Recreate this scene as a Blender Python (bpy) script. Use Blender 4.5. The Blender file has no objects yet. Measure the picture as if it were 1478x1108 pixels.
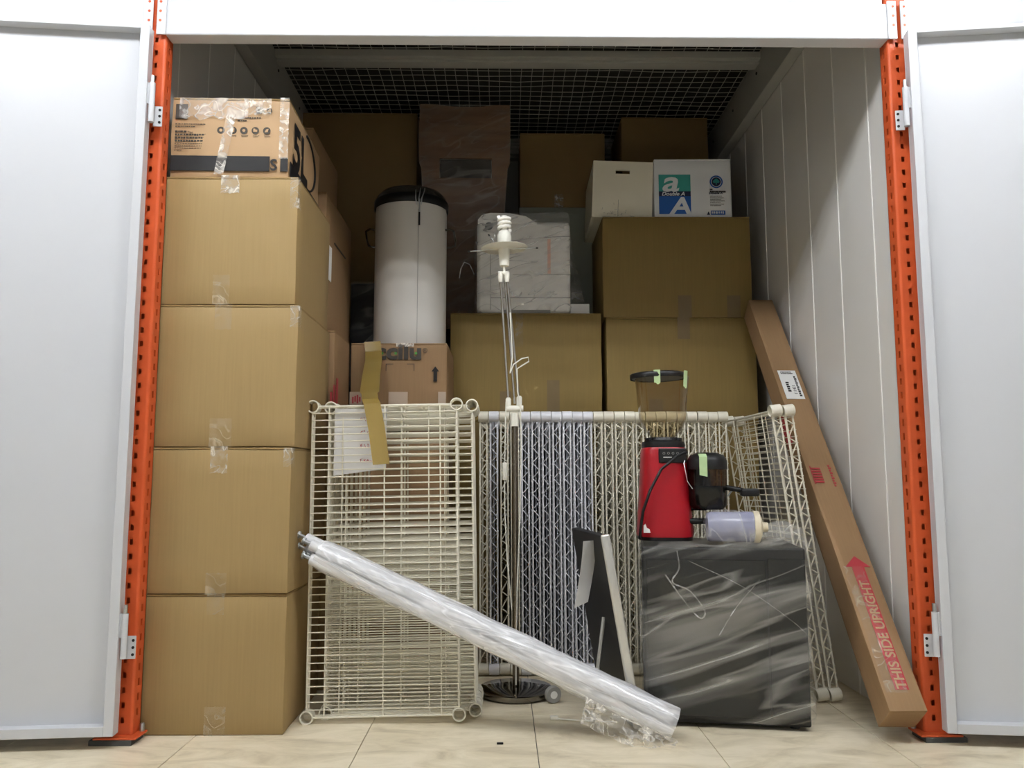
import bpy, math, random
from mathutils import Matrix, Vector, noise

# ------------------------------------------------------------------ camera, world, exposure
SC = bpy.context.scene
COL = SC.collection
R = math.radians
cam_d = bpy.data.cameras.new('camera')
cam_d.sensor_fit = 'HORIZONTAL'
cam_d.sensor_width = 36.0
cam_d.lens = 1180.0 / 1478.0 * 36.0
cam_d.clip_start = 0.02
cam = bpy.data.objects.new('camera', cam_d)
COL.objects.link(cam)
cam.location = (0, 0, .73)
cam.rotation_euler = (R(90 + 6.4), 0, R(-.68))
SC.camera = cam

world = bpy.data.worlds.new('world')
SC.world = world
world.use_nodes = True
bg = world.node_tree.nodes.get('Background')
bg.inputs[0].default_value = (.90, .95, 1.0, 1)
bg.inputs[1].default_value = .02
SC.view_settings.view_transform = 'Standard'
SC.view_settings.look = 'None'
SC.view_settings.gamma = 1.0
SC.view_settings.use_curve_mapping = False
SC.view_settings.exposure = 0.15
SC.cycles.use_denoising = True
SC.cycles.transparent_max_bounces = 16
SC.cycles.max_bounces = 10
SC.cycles.diffuse_bounces = 8
TUBE_STRENGTH = 90.0

random.seed(7)


# ------------------------------------------------------------------ materials
def lin(c):
    if isinstance(c, str):
        c = [int(c[i:i + 2], 16) / 255 for i in (0, 2, 4)]
    return tuple(((v / 12.92) if v <= .04045 else ((v + .055) / 1.055) ** 2.4) for v in c) + (1.0,)


MATS = {}


def mat(name, col, rough=.6, metal=0.0, var=0.0, scale=6.0, bump=0.0, bscale=60.0, stretch=(1, 1, 1),
        spec=.5, coat=0.0, col2=None, emit=0.0, alpha=1.0, trans=0.0):
    m = bpy.data.materials.new(name)
    m.use_nodes = True
    nt = m.node_tree
    p = nt.nodes['Principled BSDF']
    c = lin(col)
    p.inputs['Base Color'].default_value = c
    p.inputs['Roughness'].default_value = rough
    p.inputs['Metallic'].default_value = metal
    p.inputs['Specular IOR Level'].default_value = spec
    p.inputs['Coat Weight'].default_value = coat
    p.inputs['Transmission Weight'].default_value = trans
    p.inputs['Alpha'].default_value = alpha
    if emit:
        p.inputs['Emission Color'].default_value = c
        p.inputs['Emission Strength'].default_value = emit
    if var or bump:
        tc = nt.nodes.new('ShaderNodeTexCoord')
        mp = nt.nodes.new('ShaderNodeMapping')
        mp.inputs['Scale'].default_value = stretch
        nt.links.new(tc.outputs['Object'], mp.inputs['Vector'])
    if var:
        n = nt.nodes.new('ShaderNodeTexNoise')
        n.inputs['Scale'].default_value = scale
        n.inputs['Detail'].default_value = 5
        nt.links.new(mp.outputs[0], n.inputs['Vector'])
        rp = nt.nodes.new('ShaderNodeValToRGB')
        c2 = lin(col2) if col2 else tuple(v * (1 - var) for v in c[:3]) + (1,)
        rp.color_ramp.elements[0].position = .3
        rp.color_ramp.elements[1].position = .7
        rp.color_ramp.elements[0].color = c2
        rp.color_ramp.elements[1].color = c
        nt.links.new(n.outputs['Fac'], rp.inputs['Fac'])
        nt.links.new(rp.outputs['Color'], p.inputs['Base Color'])
    if bump:
        n2 = nt.nodes.new('ShaderNodeTexNoise')
        n2.inputs['Scale'].default_value = bscale
        n2.inputs['Detail'].default_value = 4
        nt.links.new(mp.outputs[0], n2.inputs['Vector'])
        b = nt.nodes.new('ShaderNodeBump')
        b.inputs['Strength'].default_value = bump
        b.inputs['Distance'].default_value = .004
        nt.links.new(n2.outputs['Fac'], b.inputs['Height'])
        nt.links.new(b.outputs['Normal'], p.inputs['Normal'])
    MATS[name] = m
    return m


def film_mat(name, tint='FFFFFF', lo=.05, hi=.45, scale=14.0, stretch=(1, 1, 5), rough=.12, bump=.4, rot=(.2, .3, .25), crease=.5, cw=.035):
    """clear plastic film: mostly see-through, whitish in broad streaks and along thin creases"""
    m = bpy.data.materials.new(name)
    m.use_nodes = True
    nt = m.node_tree
    p = nt.nodes['Principled BSDF']
    out = nt.nodes['Material Output']
    p.inputs['Base Color'].default_value = lin(tint)
    p.inputs['Roughness'].default_value = rough
    p.inputs['Specular IOR Level'].default_value = .8
    N = nt.nodes.new
    L = nt.links.new
    tr = N('ShaderNodeBsdfTransparent')
    mx = N('ShaderNodeMixShader')
    tc = N('ShaderNodeTexCoord')
    m1 = N('ShaderNodeMapping')
    m1.inputs['Rotation'].default_value = rot
    mp = N('ShaderNodeMapping')
    mp.inputs['Scale'].default_value = stretch
    n = N('ShaderNodeTexNoise')
    n.inputs['Scale'].default_value = scale
    n.inputs['Detail'].default_value = 2
    n.inputs['Distortion'].default_value = .4
    rp = N('ShaderNodeMapRange')
    rp.inputs['From Min'].default_value = .45
    rp.inputs['From Max'].default_value = .75
    rp.inputs['To Min'].default_value = lo
    rp.inputs['To Max'].default_value = hi
    n2 = N('ShaderNodeTexNoise')
    n2.inputs['Scale'].default_value = scale * .7
    n2.inputs['Detail'].default_value = 1.5
    n2.inputs['Distortion'].default_value = .8
    sub = N('ShaderNodeMath')
    sub.operation = 'SUBTRACT'
    sub.inputs[1].default_value = .5
    ab = N('ShaderNodeMath')
    ab.operation = 'ABSOLUTE'
    r2 = N('ShaderNodeMapRange')
    r2.inputs['From Min'].default_value = 0
    r2.inputs['From Max'].default_value = cw
    r2.inputs['To Min'].default_value = crease
    r2.inputs['To Max'].default_value = 0
    ad = N('ShaderNodeMath')
    ad.operation = 'ADD'
    ad.use_clamp = True
    b = N('ShaderNodeBump')
    b.inputs['Strength'].default_value = bump
    b.inputs['Distance'].default_value = .006
    L(tc.outputs['Object'], m1.inputs['Vector'])
    L(m1.outputs[0], mp.inputs['Vector'])
    L(mp.outputs[0], n.inputs['Vector'])
    L(mp.outputs[0], n2.inputs['Vector'])
    L(n.outputs['Fac'], rp.inputs['Value'])
    L(n2.outputs['Fac'], sub.inputs[0])
    L(sub.outputs[0], ab.inputs[0])
    L(ab.outputs[0], r2.inputs['Value'])
    L(rp.outputs['Result'], ad.inputs[0])
    L(r2.outputs['Result'], ad.inputs[1])
    L(n2.outputs['Fac'], b.inputs['Height'])
    L(b.outputs['Normal'], p.inputs['Normal'])
    L(ad.outputs[0], mx.inputs['Fac'])
    L(tr.outputs[0], mx.inputs[1])
    L(p.outputs[0], mx.inputs[2])
    L(mx.outputs[0], out.inputs['Surface'])
    MATS[name] = m
    return m


mat('tan', '977F55', .62, var=.07, scale=5, bump=.05, bscale=9, stretch=(30, 30, 1), spec=.3)
mat('tan_flap', '8B7248', .65, var=.1, scale=20, spec=.3)
mat('olive', '87713F', .62, var=.08, scale=5, bump=.05, bscale=9, stretch=(30, 30, 1), spec=.3)
mat('kraft', '8E7150', .68, var=.08, scale=6, bump=.05, bscale=9, stretch=(30, 30, 1), spec=.3)
mat('kraft_light', 'AE8F6A', .6, var=.08, scale=7, bump=.05, bscale=12, spec=.35)
mat('brown_carton', '8A7148', .7, var=.08, scale=5, spec=.2)
mat('brown_tape', '8A743C', .28, var=.06, scale=6, spec=.5)
mat('old_tape', '74603A', .35, var=.08, scale=10, spec=.5)
film_mat('clear_tape', 'FFFAF0', .12, .65, 34, (1, 1, 1), .12, .8, crease=.4)
film_mat('crinkled_tape', 'FFFDF8', .14, .60, 26, (1, 1, 1), .12, .8, crease=.3)
film_mat('clear_tape_edge', 'FFF8EA', .04, .34, 34, (1, 1, 1), .12, .8, crease=.3)
film_mat('clear_tape_flat', 'F5E8CC', .05, .16, 25, (1, 1, 1), .2, .3, crease=.25)
mat('ink', '1B1A1A', .55, spec=.3)
mat('ink_soft', '3A352E', .6, spec=.3)
mat('ink_red', 'A23038', .6, spec=.3)
mat('ink_green', '4C8A3C', .6, spec=.3)
mat('white_steel', 'CBCDD1', .22, var=.015, scale=2, spec=.4)
mat('door_white', 'CBCDD1', .32, var=.02, scale=1.5)
mat('wall_white', 'EAE8E4', .22, var=.05, scale=2.2, spec=.5)
mat('joint_white', 'F2F1EC', .35)
mat('orange', 'C8562C', .42, var=.08, scale=9, spec=.3)
mat('rubber', '4A4A48', .8, var=.1, scale=20)
mat('screw', '2B2B2B', .4, metal=.7)
mat('zinc', 'B9BCBE', .3, metal=.9)
mat('dark_space_board', '34332F', .8, var=.1, scale=4)
mat('deck_beam', 'AEAEA9', .45, var=.05, scale=3)
mat('mesh_wire', 'B4B3AC', .4, metal=.2)
mat('cream', 'E4DFCE', .35, var=.05, scale=8, spec=.5)
mat('cream_wire', 'E0DBC8', .38, var=.04, scale=8, spec=.5)
mat('lilac', 'E2E3E9', .35, var=.05, scale=8, spec=.5)
mat('lilac_liner', '83858D', .5, var=.05, scale=4, spec=.4)
mat('paper', 'DDDCDA', .75, var=.03, scale=6)
mat('ptr_white', 'F2F1ED', .4, var=.03, scale=4)
mat('ptr_grey', '8C8B88', .5)
mat('ptr_line', '57565A', .6)
mat('badge', '3C4650', .35)
mat('pink_tape', 'E3B7A5', .5)
film_mat('wrap', 'FFFFFF', .04, .26, 5, (1, 1, 4), .16, .4, crease=.22)
film_mat('wrap_dense', 'F6F6F8', .42, .85, 9, (.5, 5, 5), .14, .5, rot=(0, R(-23), 0), crease=.3, cw=.05)
film_mat('wrap_dim', 'F4F0EA', .03, .16, 6, (1, 1, 3), .2, .4, crease=.16)
film_mat('wrap_appliance', 'FFFDF4', .03, .27, 2.2, (.7, 1, 8), .12, .15, rot=(0, R(18), 0), crease=.16, cw=.03)
mat('wood', '86664C', .5, var=.25, scale=3, stretch=(1, 1, 8), col2='6E523C')
mat('wood_hole', '4A4744', .6, var=.15, scale=12)
mat('bin_white', 'D4D1CB', .28, var=.02, scale=3)
mat('bin_lid', '6A6660', .22, metal=.75, var=.1, scale=3)
mat('black', '121213', .42, var=.1, scale=8, spec=.3)
mat('black_gloss', '0D0D0D', .2, spec=.35)
mat('chrome', 'C9C4BC', .14, metal=1.0)
mat('bronze', '8A8072', .22, metal=1.0)
mat('chrome_dark', '77736C', .1, metal=1.0)
mat('lamp_white', 'E8E6DA', .4, var=.03, scale=8)
mat('bulb', 'F2EFE6', .3)
mat('red', '8C0C17', .34, var=.06, scale=4, spec=.35)
mat('panel_text', 'D5D5D0', .5)
mat('green_tape', 'AFC896', .6, var=.06, scale=12)
mat('glass_hopper', 'CDBFA8', .05, trans=0.0)
mat('silver', 'CFCDC6', .3, metal=.6)
mat('oven_glass', '1C1A14', .1, spec=.5)
mat('canister', '8E90A8', .2, var=.12, scale=6)
mat('beige_cap', 'D8CDB4', .45, var=.05, scale=10)
mat('label_white', 'E8E8E6', .5)
mat('sticker', 'B3A08C', .5)
mat('plywood_white', 'EFE9D4', .45, var=.05, scale=3, bump=.03, bscale=20)
mat('box_white', 'EDEFF1', .5, var=.03, scale=4)
mat('teal', '3FA39A', .5)
mat('blue', '1F5DB0', .5)
mat('navy', '182246', .5)
mat('mark_white', 'E9ECEF', .5)
mat('grey_green', '8D9082', .5, var=.05, scale=3)
mat('tube_light', 'F8FBFF', .5, emit=TUBE_STRENGTH)
mat('troffer', 'E8E8E8', .4)
mat('ceiling_white', 'DADAD8', .8, var=.03, scale=3)
mat('steel_white_tube', 'E2E3E6', .3, var=.05, scale=5)


def fl_mat():
    """beige marbled floor tile"""
    m = bpy.data.materials.new('tile')
    m.use_nodes = True
    nt = m.node_tree
    p = nt.nodes['Principled BSDF']
    p.inputs['Roughness'].default_value = .38
    geo = nt.nodes.new('ShaderNodeNewGeometry')
    mp = nt.nodes.new('ShaderNodeMapping')
    mp.inputs['Scale'].default_value = (3.0, 7.5, 1)
    n = nt.nodes.new('ShaderNodeTexNoise')
    n.inputs['Scale'].default_value = 1.6
    n.inputs['Detail'].default_value = 9
    n.inputs['Roughness'].default_value = .66
    n.inputs['Distortion'].default_value = .8
    rp = nt.nodes.new('ShaderNodeValToRGB')
    e = rp.color_ramp.elements
    e[0].position = .32
    e[0].color = lin('C2B498')
    e[1].position = .62
    e[1].color = lin('EADFC6')
    e2 = rp.color_ramp.elements.new(.46)
    e2.color = lin('DACEB2')
    nt.links.new(geo.outputs['Position'], mp.inputs['Vector'])
    nt.links.new(mp.outputs[0], n.inputs['Vector'])
    nt.links.new(n.outputs['Fac'], rp.inputs['Fac'])
    nt.links.new(rp.outputs['Color'], p.inputs['Base Color'])
    MATS['tile'] = m


fl_mat()


def glass_mat(name, tint, amount):
    m = bpy.data.materials.new(name)
    m.use_nodes = True
    nt = m.node_tree
    for n in list(nt.nodes):
        nt.nodes.remove(n)
    out = nt.nodes.new('ShaderNodeOutputMaterial')
    tr = nt.nodes.new('ShaderNodeBsdfTransparent')
    tr.inputs[0].default_value = lin(tint)
    gl = nt.nodes.new('ShaderNodeBsdfGlossy')
    gl.inputs['Roughness'].default_value = .06
    fr = nt.nodes.new('ShaderNodeLayerWeight')
    fr.inputs['Blend'].default_value = .5
    pw = nt.nodes.new('ShaderNodeMath')
    pw.operation = 'POWER'
    pw.inputs[1].default_value = 3.0
    mu = nt.nodes.new('ShaderNodeMath')
    mu.operation = 'MULTIPLY_ADD'
    mu.inputs[1].default_value = amount
    mu.inputs[2].default_value = .04
    mx = nt.nodes.new('ShaderNodeMixShader')
    nt.links.new(fr.outputs['Facing'], pw.inputs[0])
    nt.links.new(pw.outputs[0], mu.inputs[0])
    nt.links.new(mu.outputs[0], mx.inputs['Fac'])
    nt.links.new(tr.outputs[0], mx.inputs[1])
    nt.links.new(gl.outputs[0], mx.inputs[2])
    nt.links.new(mx.outputs[0], out.inputs['Surface'])
    MATS[name] = m


glass_mat('hopper_glass', 'E6DECC', .9)
glass_mat('smoke_plastic', '9A8262', .3)


# ------------------------------------------------------------------ mesh helpers
class MB:
    def __init__(s):
        s.v, s.f = [], []

    def add(s, vs, fs, M=None):
        o = len(s.v)
        for p in vs:
            p = Vector(p)
            s.v.append(tuple(M @ p) if M else tuple(p))
        for f in fs:
            s.f.append(tuple(i + o for i in f))
        return s

    def box(s, x0, x1, y0, y1, z0, z1, M=None):
        vs = [(x, y, z) for z in (z0, z1) for y in (y0, y1) for x in (x0, x1)]
        return s.add(vs, [(0, 2, 3, 1), (4, 5, 7, 6), (0, 1, 5, 4), (2, 6, 7, 3), (0, 4, 6, 2), (1, 3, 7, 5)], M)

    def rbox(s, x0, x1, y0, y1, z0, z1, r=.004, n=0, bulge=(0, 0, 0), jit=0.0, seed=0, M=None):
        h = [(x1 - x0) / 2, (y1 - y0) / 2, (z1 - z0) / 2]
        c = [(x1 + x0) / 2, (y1 + y0) / 2, (z1 + z0) / 2]
        lines = []
        for k in range(3):
            a = h[k] - r
            lines.append([-h[k], -a] + [-a + 2 * a * (i + 1) / (n + 1) for i in range(n)] + [a, h[k]])
        idx, vs, fs = {}, [], []

        def vert(p):
            key = tuple(round(q, 6) for q in p)
            if key in idx:
                return idx[key]
            q = [max(-(h[k] - r), min(h[k] - r, p[k])) for k in range(3)]
            d = [p[k] - q[k] for k in range(3)]
            l = math.sqrt(sum(t * t for t in d))
            w = [q[k] + (d[k] / l * r if l > 1e-9 else 0) for k in range(3)]
            for k in range(3):
                if abs(abs(p[k]) - h[k]) < 1e-6 and bulge[k]:
                    o1, o2 = [j for j in range(3) if j != k]
                    w[k] += math.copysign(bulge[k], p[k]) * (1 - (p[o1] / h[o1]) ** 2) * (1 - (p[o2] / h[o2]) ** 2)
            if jit:
                nv = noise.noise_vector(Vector((w[0] * 9 + seed, w[1] * 9, w[2] * 9)))
                w = [w[k] + nv[k] * jit for k in range(3)]
            idx[key] = len(vs)
            vs.append([w[k] + c[k] for k in range(3)])
            return idx[key]

        for k in range(3):
            a, b = [(1, 2), (2, 0), (0, 1)][k]
            for sgn in (-1, 1):
                for i in range(len(lines[a]) - 1):
                    for j in range(len(lines[b]) - 1):
                        q = []
                        for (u, v) in ((i, j), (i + 1, j), (i + 1, j + 1), (i, j + 1)):
                            p = [0, 0, 0]
                            p[k] = sgn * h[k]
                            p[a] = lines[a][u]
                            p[b] = lines[b][v]
                            q.append(vert(p))
                        fs.append(tuple(q) if sgn > 0 else tuple(reversed(q)))
        return s.add(vs, fs, M)

    def tube(s, pts, r, n=6, closed=False, caps=True, r2=None, M=None):
        pts = [Vector(p) for p in pts]
        N = len(pts)
        vs, fs = [], []
        up = None
        for i, p in enumerate(pts):
            if closed:
                t = (pts[(i + 1) % N] - pts[i - 1]).normalized()
            else:
                t = (pts[min(i + 1, N - 1)] - pts[max(i - 1, 0)]).normalized()
            if up is None:
                a = Vector((0, 0, 1)) if abs(t.z) < .9 else Vector((1, 0, 0))
                up = (a - t * a.dot(t)).normalized()
            else:
                up = up - t * up.dot(t)
                if up.length < 1e-6:
                    up = t.orthogonal()
                up.normalize()
            sd = t.cross(up)
            rr = r if r2 is None else r + (r2 - r) * i / max(1, N - 1)
            for k in range(n):
                an = 2 * math.pi * (k + .5) / n
                vs.append(p + (up * math.cos(an) + sd * math.sin(an)) * rr)
        for i in range(N if closed else N - 1):
            a, b = i * n, ((i + 1) % N) * n
            for k in range(n):
                k2 = (k + 1) % n
                fs.append((a + k, a + k2, b + k2, b + k))
        if caps and not closed:
            fs.append(tuple(reversed(range(n))))
            fs.append(tuple((N - 1) * n + k for k in range(n)))
        return s.add(vs, fs, M)

    def lathe(s, prof, n=32, M=None, a0=0.0, a1=2 * math.pi):
        full = abs(a1 - a0 - 2 * math.pi) < 1e-6
        vs, fs = [], []
        st = n if full else n + 1
        for (r, z) in prof:
            for k in range(st):
                a = a0 + (a1 - a0) * k / n
                vs.append((r * math.cos(a), r * math.sin(a), z))
        for i in range(len(prof) - 1):
            for k in range(n):
                k2 = (k + 1) % st
                fs.append((i * st + k, i * st + k2, (i + 1) * st + k2, (i + 1) * st + k))
        return s.add(vs, fs, M)

    def loft(s, rings, caps=True, M=None):
        n = len(rings[0])
        vs = [p for r_ in rings for p in r_]
        fs = []
        for i in range(len(rings) - 1):
            for k in range(n):
                k2 = (k + 1) % n
                fs.append((i * n + k, i * n + k2, (i + 1) * n + k2, (i + 1) * n + k))
        if caps:
            fs.append(tuple(reversed(range(n))))
            fs.append(tuple((len(rings) - 1) * n + k for k in range(n)))
        return s.add(vs, fs, M)

    def prism(s, outline, t0, t1, M=None):
        """outline in local xz, thickness along y from t0 (front) to t1"""
        n = len(outline)
        vs = [(x, t0, z) for x, z in outline] + [(x, t1, z) for x, z in outline]
        fs = [tuple(range(n)), tuple(reversed(range(n, 2 * n)))]
        for k in range(n):
            k2 = (k + 1) % n
            fs.append((k, k + n, k2 + n, k2))
        return s.add(vs, fs, M)

    def sheet(s, fn, nu, nv, t=0.0):
        """surface fn(u,v); with thickness t both sides and rim"""
        P = [[Vector(fn(i / nu, j / nv)) for j in range(nv + 1)] for i in range(nu + 1)]
        vs = [P[i][j] for i in range(nu + 1) for j in range(nv + 1)]
        w = nv + 1
        fs = [(i * w + j, (i + 1) * w + j, (i + 1) * w + j + 1, i * w + j + 1) for i in range(nu) for j in range(nv)]
        if t:
            off = len(vs)
            back = []
            for i in range(nu + 1):
                for j in range(nv + 1):
                    a = P[min(i + 1, nu)][j] - P[max(i - 1, 0)][j]
                    b = P[i][min(j + 1, nv)] - P[i][max(j - 1, 0)]
                    nn = a.cross(b)
                    nn = nn.normalized() if nn.length > 1e-9 else Vector((0, 1, 0))
                    back.append(P[i][j] - nn * t)
            vs = vs + back
            fs += [tuple(off + q for q in reversed(f)) for f in list(fs)]
            for i in range(nu):
                fs.append((i * w, off + i * w, off + (i + 1) * w, (i + 1) * w))
                fs.append((i * w + nv, (i + 1) * w + nv, off + (i + 1) * w + nv, off + i * w + nv))
            for j in range(nv):
                fs.append((j, j + 1, off + j + 1, off + j))
                fs.append((nu * w + j, off + nu * w + j, off + nu * w + j + 1, nu * w + j + 1))
        return s.add(vs, fs)

    def mesh(s, name, m, smooth=True, angle=38):
        me = bpy.data.meshes.new(name)
        me.from_pydata(s.v, [], s.f)
        me.materials.append(MATS[m])
        me.update()
        if smooth:
            me.polygons.foreach_set('use_smooth', [True] * len(me.polygons))
            me.set_sharp_from_angle(angle=R(angle))
        return me

    def build(s, name, m, parent=None, smooth=True, angle=38, kind=None, label=None):
        return link(name, s.mesh(name, m, smooth, angle), parent, kind, label)


def link(name, me, parent=None, kind=None, label=None):
    o = bpy.data.objects.new(name, me)
    COL.objects.link(o)
    if parent:
        o.parent = parent
    if kind:
        o['kind'] = kind
    if label:
        o['label'] = label
    return o


def thing(name, label, cat, loc=(0, 0, 0), rot=(0, 0, 0), group=None):
    o = bpy.data.objects.new(name, None)
    o.empty_display_size = .05
    COL.objects.link(o)
    o.location = loc
    o.rotation_euler = rot
    o['label'] = label
    o['category'] = cat
    if group:
        o['group'] = group
    return o


def struct(name, loc=(0, 0, 0), rot=(0, 0, 0)):
    o = bpy.data.objects.new(name, None)
    COL.objects.link(o)
    o.location = loc
    o.rotation_euler = rot
    o['kind'] = 'structure'
    return o


def copy_tree(o, parent=None):
    c = o.copy()
    COL.objects.link(c)
    c.parent = parent
    for ch in list(o.children):
        copy_tree(ch, c)
    return c


def text(name, s, size, m, parent, M, bold=0.0, shear=0.0, extrude=.0004, align='LEFT', sx=1.0):
    """flat lettering; M maps the text plane (x right, y up) into the parent's space"""
    cu = bpy.data.curves.new(name, 'FONT')
    cu.body = s
    cu.size = size
    cu.shear = shear
    cu.offset = bold
    cu.extrude = extrude
    cu.align_x = align
    cu.resolution_u = 3
    tmp = bpy.data.objects.new(name + '_tmp', cu)
    COL.objects.link(tmp)
    dg = bpy.context.evaluated_depsgraph_get()
    me = bpy.data.meshes.new_from_object(tmp.evaluated_get(dg))
    bpy.data.objects.remove(tmp)
    bpy.data.curves.remove(cu)
    me.transform(M @ Matrix.Diagonal((sx, 1, 1, 1)))
    me.materials.clear()
    me.materials.append(MATS[m])
    return link(name, me, parent)


def front(x, y, z, rz=0.0):
    """text plane facing -y at (x, y, z)"""
    return Matrix.Translation((x, y, z)) @ Matrix.Rotation(rz, 4, 'Y') @ Matrix.Rotation(R(90), 4, 'X')


def circle(cx, cz, r, n=24, a0=0.0):
    return [(cx + r * math.cos(a0 + 2 * math.pi * k / n), cz + r * math.sin(a0 + 2 * math.pi * k / n)) for k in range(n)]


def disc(name, cx, cz, r, y, m, parent, n=24, r_in=0.0):
    b = MB()
    if r_in:
        k = n
        vs = [(x, y, z) for x, z in circle(cx, cz, r, n)] + [(x, y, z) for x, z in circle(cx, cz, r_in, n)]
        b.add(vs, [(i, (i + 1) % k, k + (i + 1) % k, k + i) for i in range(k)])
    else:
        b.prism(circle(cx, cz, r, n), y, y + .0006)
    return b.build(name, m, parent, smooth=False)


# ------------------------------------------------------------------ the setting
XL, XR = -1.065, 1.205          # inner faces of the side walls
YF, YB = 2.36, 4.72             # front plane and back wall
ZB0, ZB1 = 2.055, 2.17          # front beam
ZM = 2.62                       # wire deck

fl = MB()
fl.box(-3.1, 3.3, -1.4, YB + .1, -.06, -.006)
floor = fl.build('floor', 'rubber', smooth=False)
floor['kind'] = 'structure'
T = .48
tile_me = MB().rbox(0, T - .0022, 0, T - .0022, -.006, 0, r=.0008).mesh('floor_tile', 'tile', False)
for i in range(-6, 6):
    for j in range(-7, 6):
        x, y = .096 + i * T, 2.13 + j * T
        if x + T < -2.9 or x > 3.1 or y < -1.3 or y > YB - .1:
            continue
        o = link('floor_tile', tile_me, floor)
        o.location = (x, y, 0)

# side walls of upright panels
PW = .264
pan_me = MB().rbox(0, .018, 0, PW - .004, 0, 2.60, r=.0015).mesh('wall_panel', 'wall_white', False)
strip_me = MB().box(-.0012, .006, -.0022, .0022, 0, 2.60).mesh('joint_strip', 'joint_white', False)
for side in ('left', 'right'):
    w = MB()
    if side == 'left':
        w.box(XL - .05, XL - .019, YF + .06, YB, 0, 2.74)
    else:
        w.box(XR + .019, XR + .05, YF + .06, YB, 0, 2.74)
    wo = w.build('wall_' + side, 'wall_white', smooth=False)
    wo['kind'] = 'structure'
    y = 2.306 if side == 'right' else 2.306
    k = 0
    while y < YB - .05:
        y0 = max(y, YF + .06)
        p = link('wall_panel', pan_me, wo)
        p.location = (XL - .0185 if side == 'left' else XR + .0005, y0 + .002, 0)
        if y0 > y:
            p.scale = (1, (y + PW - y0) / PW, 1)
        if y > YF:
            st = link('joint_strip', strip_me, wo)
            st.location = (XL - .005 if side == 'left' else XR - .0006, y, 0)
        y += PW
w = MB()
w.box(XL - .05, XR + .05, YB, YB + .03, 0, 2.74)
wo = w.build('wall_back', 'wall_white', smooth=False)
wo['kind'] = 'structure'

# added board above the wire deck, its charcoal standing in for unlit space
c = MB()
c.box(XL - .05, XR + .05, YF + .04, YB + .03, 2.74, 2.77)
co = c.build('ceiling', 'dark_space_board', smooth=False)
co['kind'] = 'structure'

# fascia above the beam and closed fronts of the neighbouring units
w = MB()
for xa_, xb_ in ((-3.1, -1.084), (-1.016, 1.174), (1.242, 3.3)):
    w.box(xa_, xb_, YF + .012, YF + .035, ZB1 + .004, 2.78)
w.box(-3.1, 3.3, YF + .012, YF + .035, 2.78, 2.80)
w.box(-3.1, XL - .03, YF + .06, YF + .08, 0, ZB1)
w.box(XR + .03, 3.3, YF + .06, YF + .08, 0, ZB1)
wo = w.build('wall_front', 'white_steel', smooth=False)
wo['kind'] = 'structure'

# corridor ceiling with tube lights in front of the unit
c = MB()
c.box(-3.1, 3.3, -1.4, YF + .03, 2.80, 2.83)
co = c.build('ceiling_corridor', 'ceiling_white', smooth=False)
co['kind'] = 'structure'


# white unit fronts behind the viewer; end walls added to bounce lamp light
for nm, bx_ in (('opposite', (-3.1, 3.3, -1.43, -1.4, 0, 2.80)), ('added_end_left', (-3.13, -3.1, -1.4, YF + .06, 0, 2.80)),
                ('added_end_right', (3.3, 3.33, -1.4, YF + .06, 0, 2.80))):
    w = MB()
    w.box(*bx_)
    wo = w.build('wall_' + nm, 'door_white', smooth=False)
    wo['kind'] = 'structure'


def ceiling_light(x, y, side, label):
    t = thing('ceiling_light_%s_offscreen' % side, label, 'light', (x, y, 2.70), group='tube lights of the corridor ceiling')
    b = MB()
    b.box(-.32, .32, -.30, .30, .085, .1)
    for sx in (-1, 1):
        b.box(sx * .32 - .01, sx * .32 + .01, -.30, .30, 0, .1)
        b.box(-.32, .32, sx * .30 - .01, sx * .30 + .01, 0, .1)
    b.build('housing', 'troffer', t, smooth=False)
    for k in (-1, 0, 1):
        tb = MB()
        tb.tube([(-.29, k * .18, .045), (.29, k * .18, .045)], .014, 10)
        tb.build('tube_%s_%s_offscreen' % (side, ('rear', 'middle', 'front')[k + 1]), 'tube_light', t)
    return t


for (lx, sd_) in ((-2.04, 'far_left'), (-.755, 'left'), (.53, 'right'), (1.81, 'far_right')):
    ceiling_light(lx, 1.22, sd_, 'square ceiling light with three white tubes above the corridor')


# ------------------------------------------------------------------ orange posts
def perforated(mb, w, h, a, b, hole_h, pitch, t, axis, z_start=.03):
    """plate from u=0..w, z=0..h with a column of slots between u=a and u=b"""
    rows, z = [0.0], z_start
    holes = []
    while z + hole_h < h - .01:
        holes.append((z, z + hole_h))
        z += pitch

    def quad(u0, u1, z0, z1):
        if axis == 'x':
            mb.box(u0, u1, 0, t, z0, z1)
        else:
            mb.box(-t, 0, u0, u1, z0, z1)
    quad(0, a, 0, h)
    quad(b, w, 0, h)
    zz = 0
    for (z0, z1) in holes:
        quad(a, b, zz, z0)
        zz = z1
    quad(a, b, zz, h)


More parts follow.
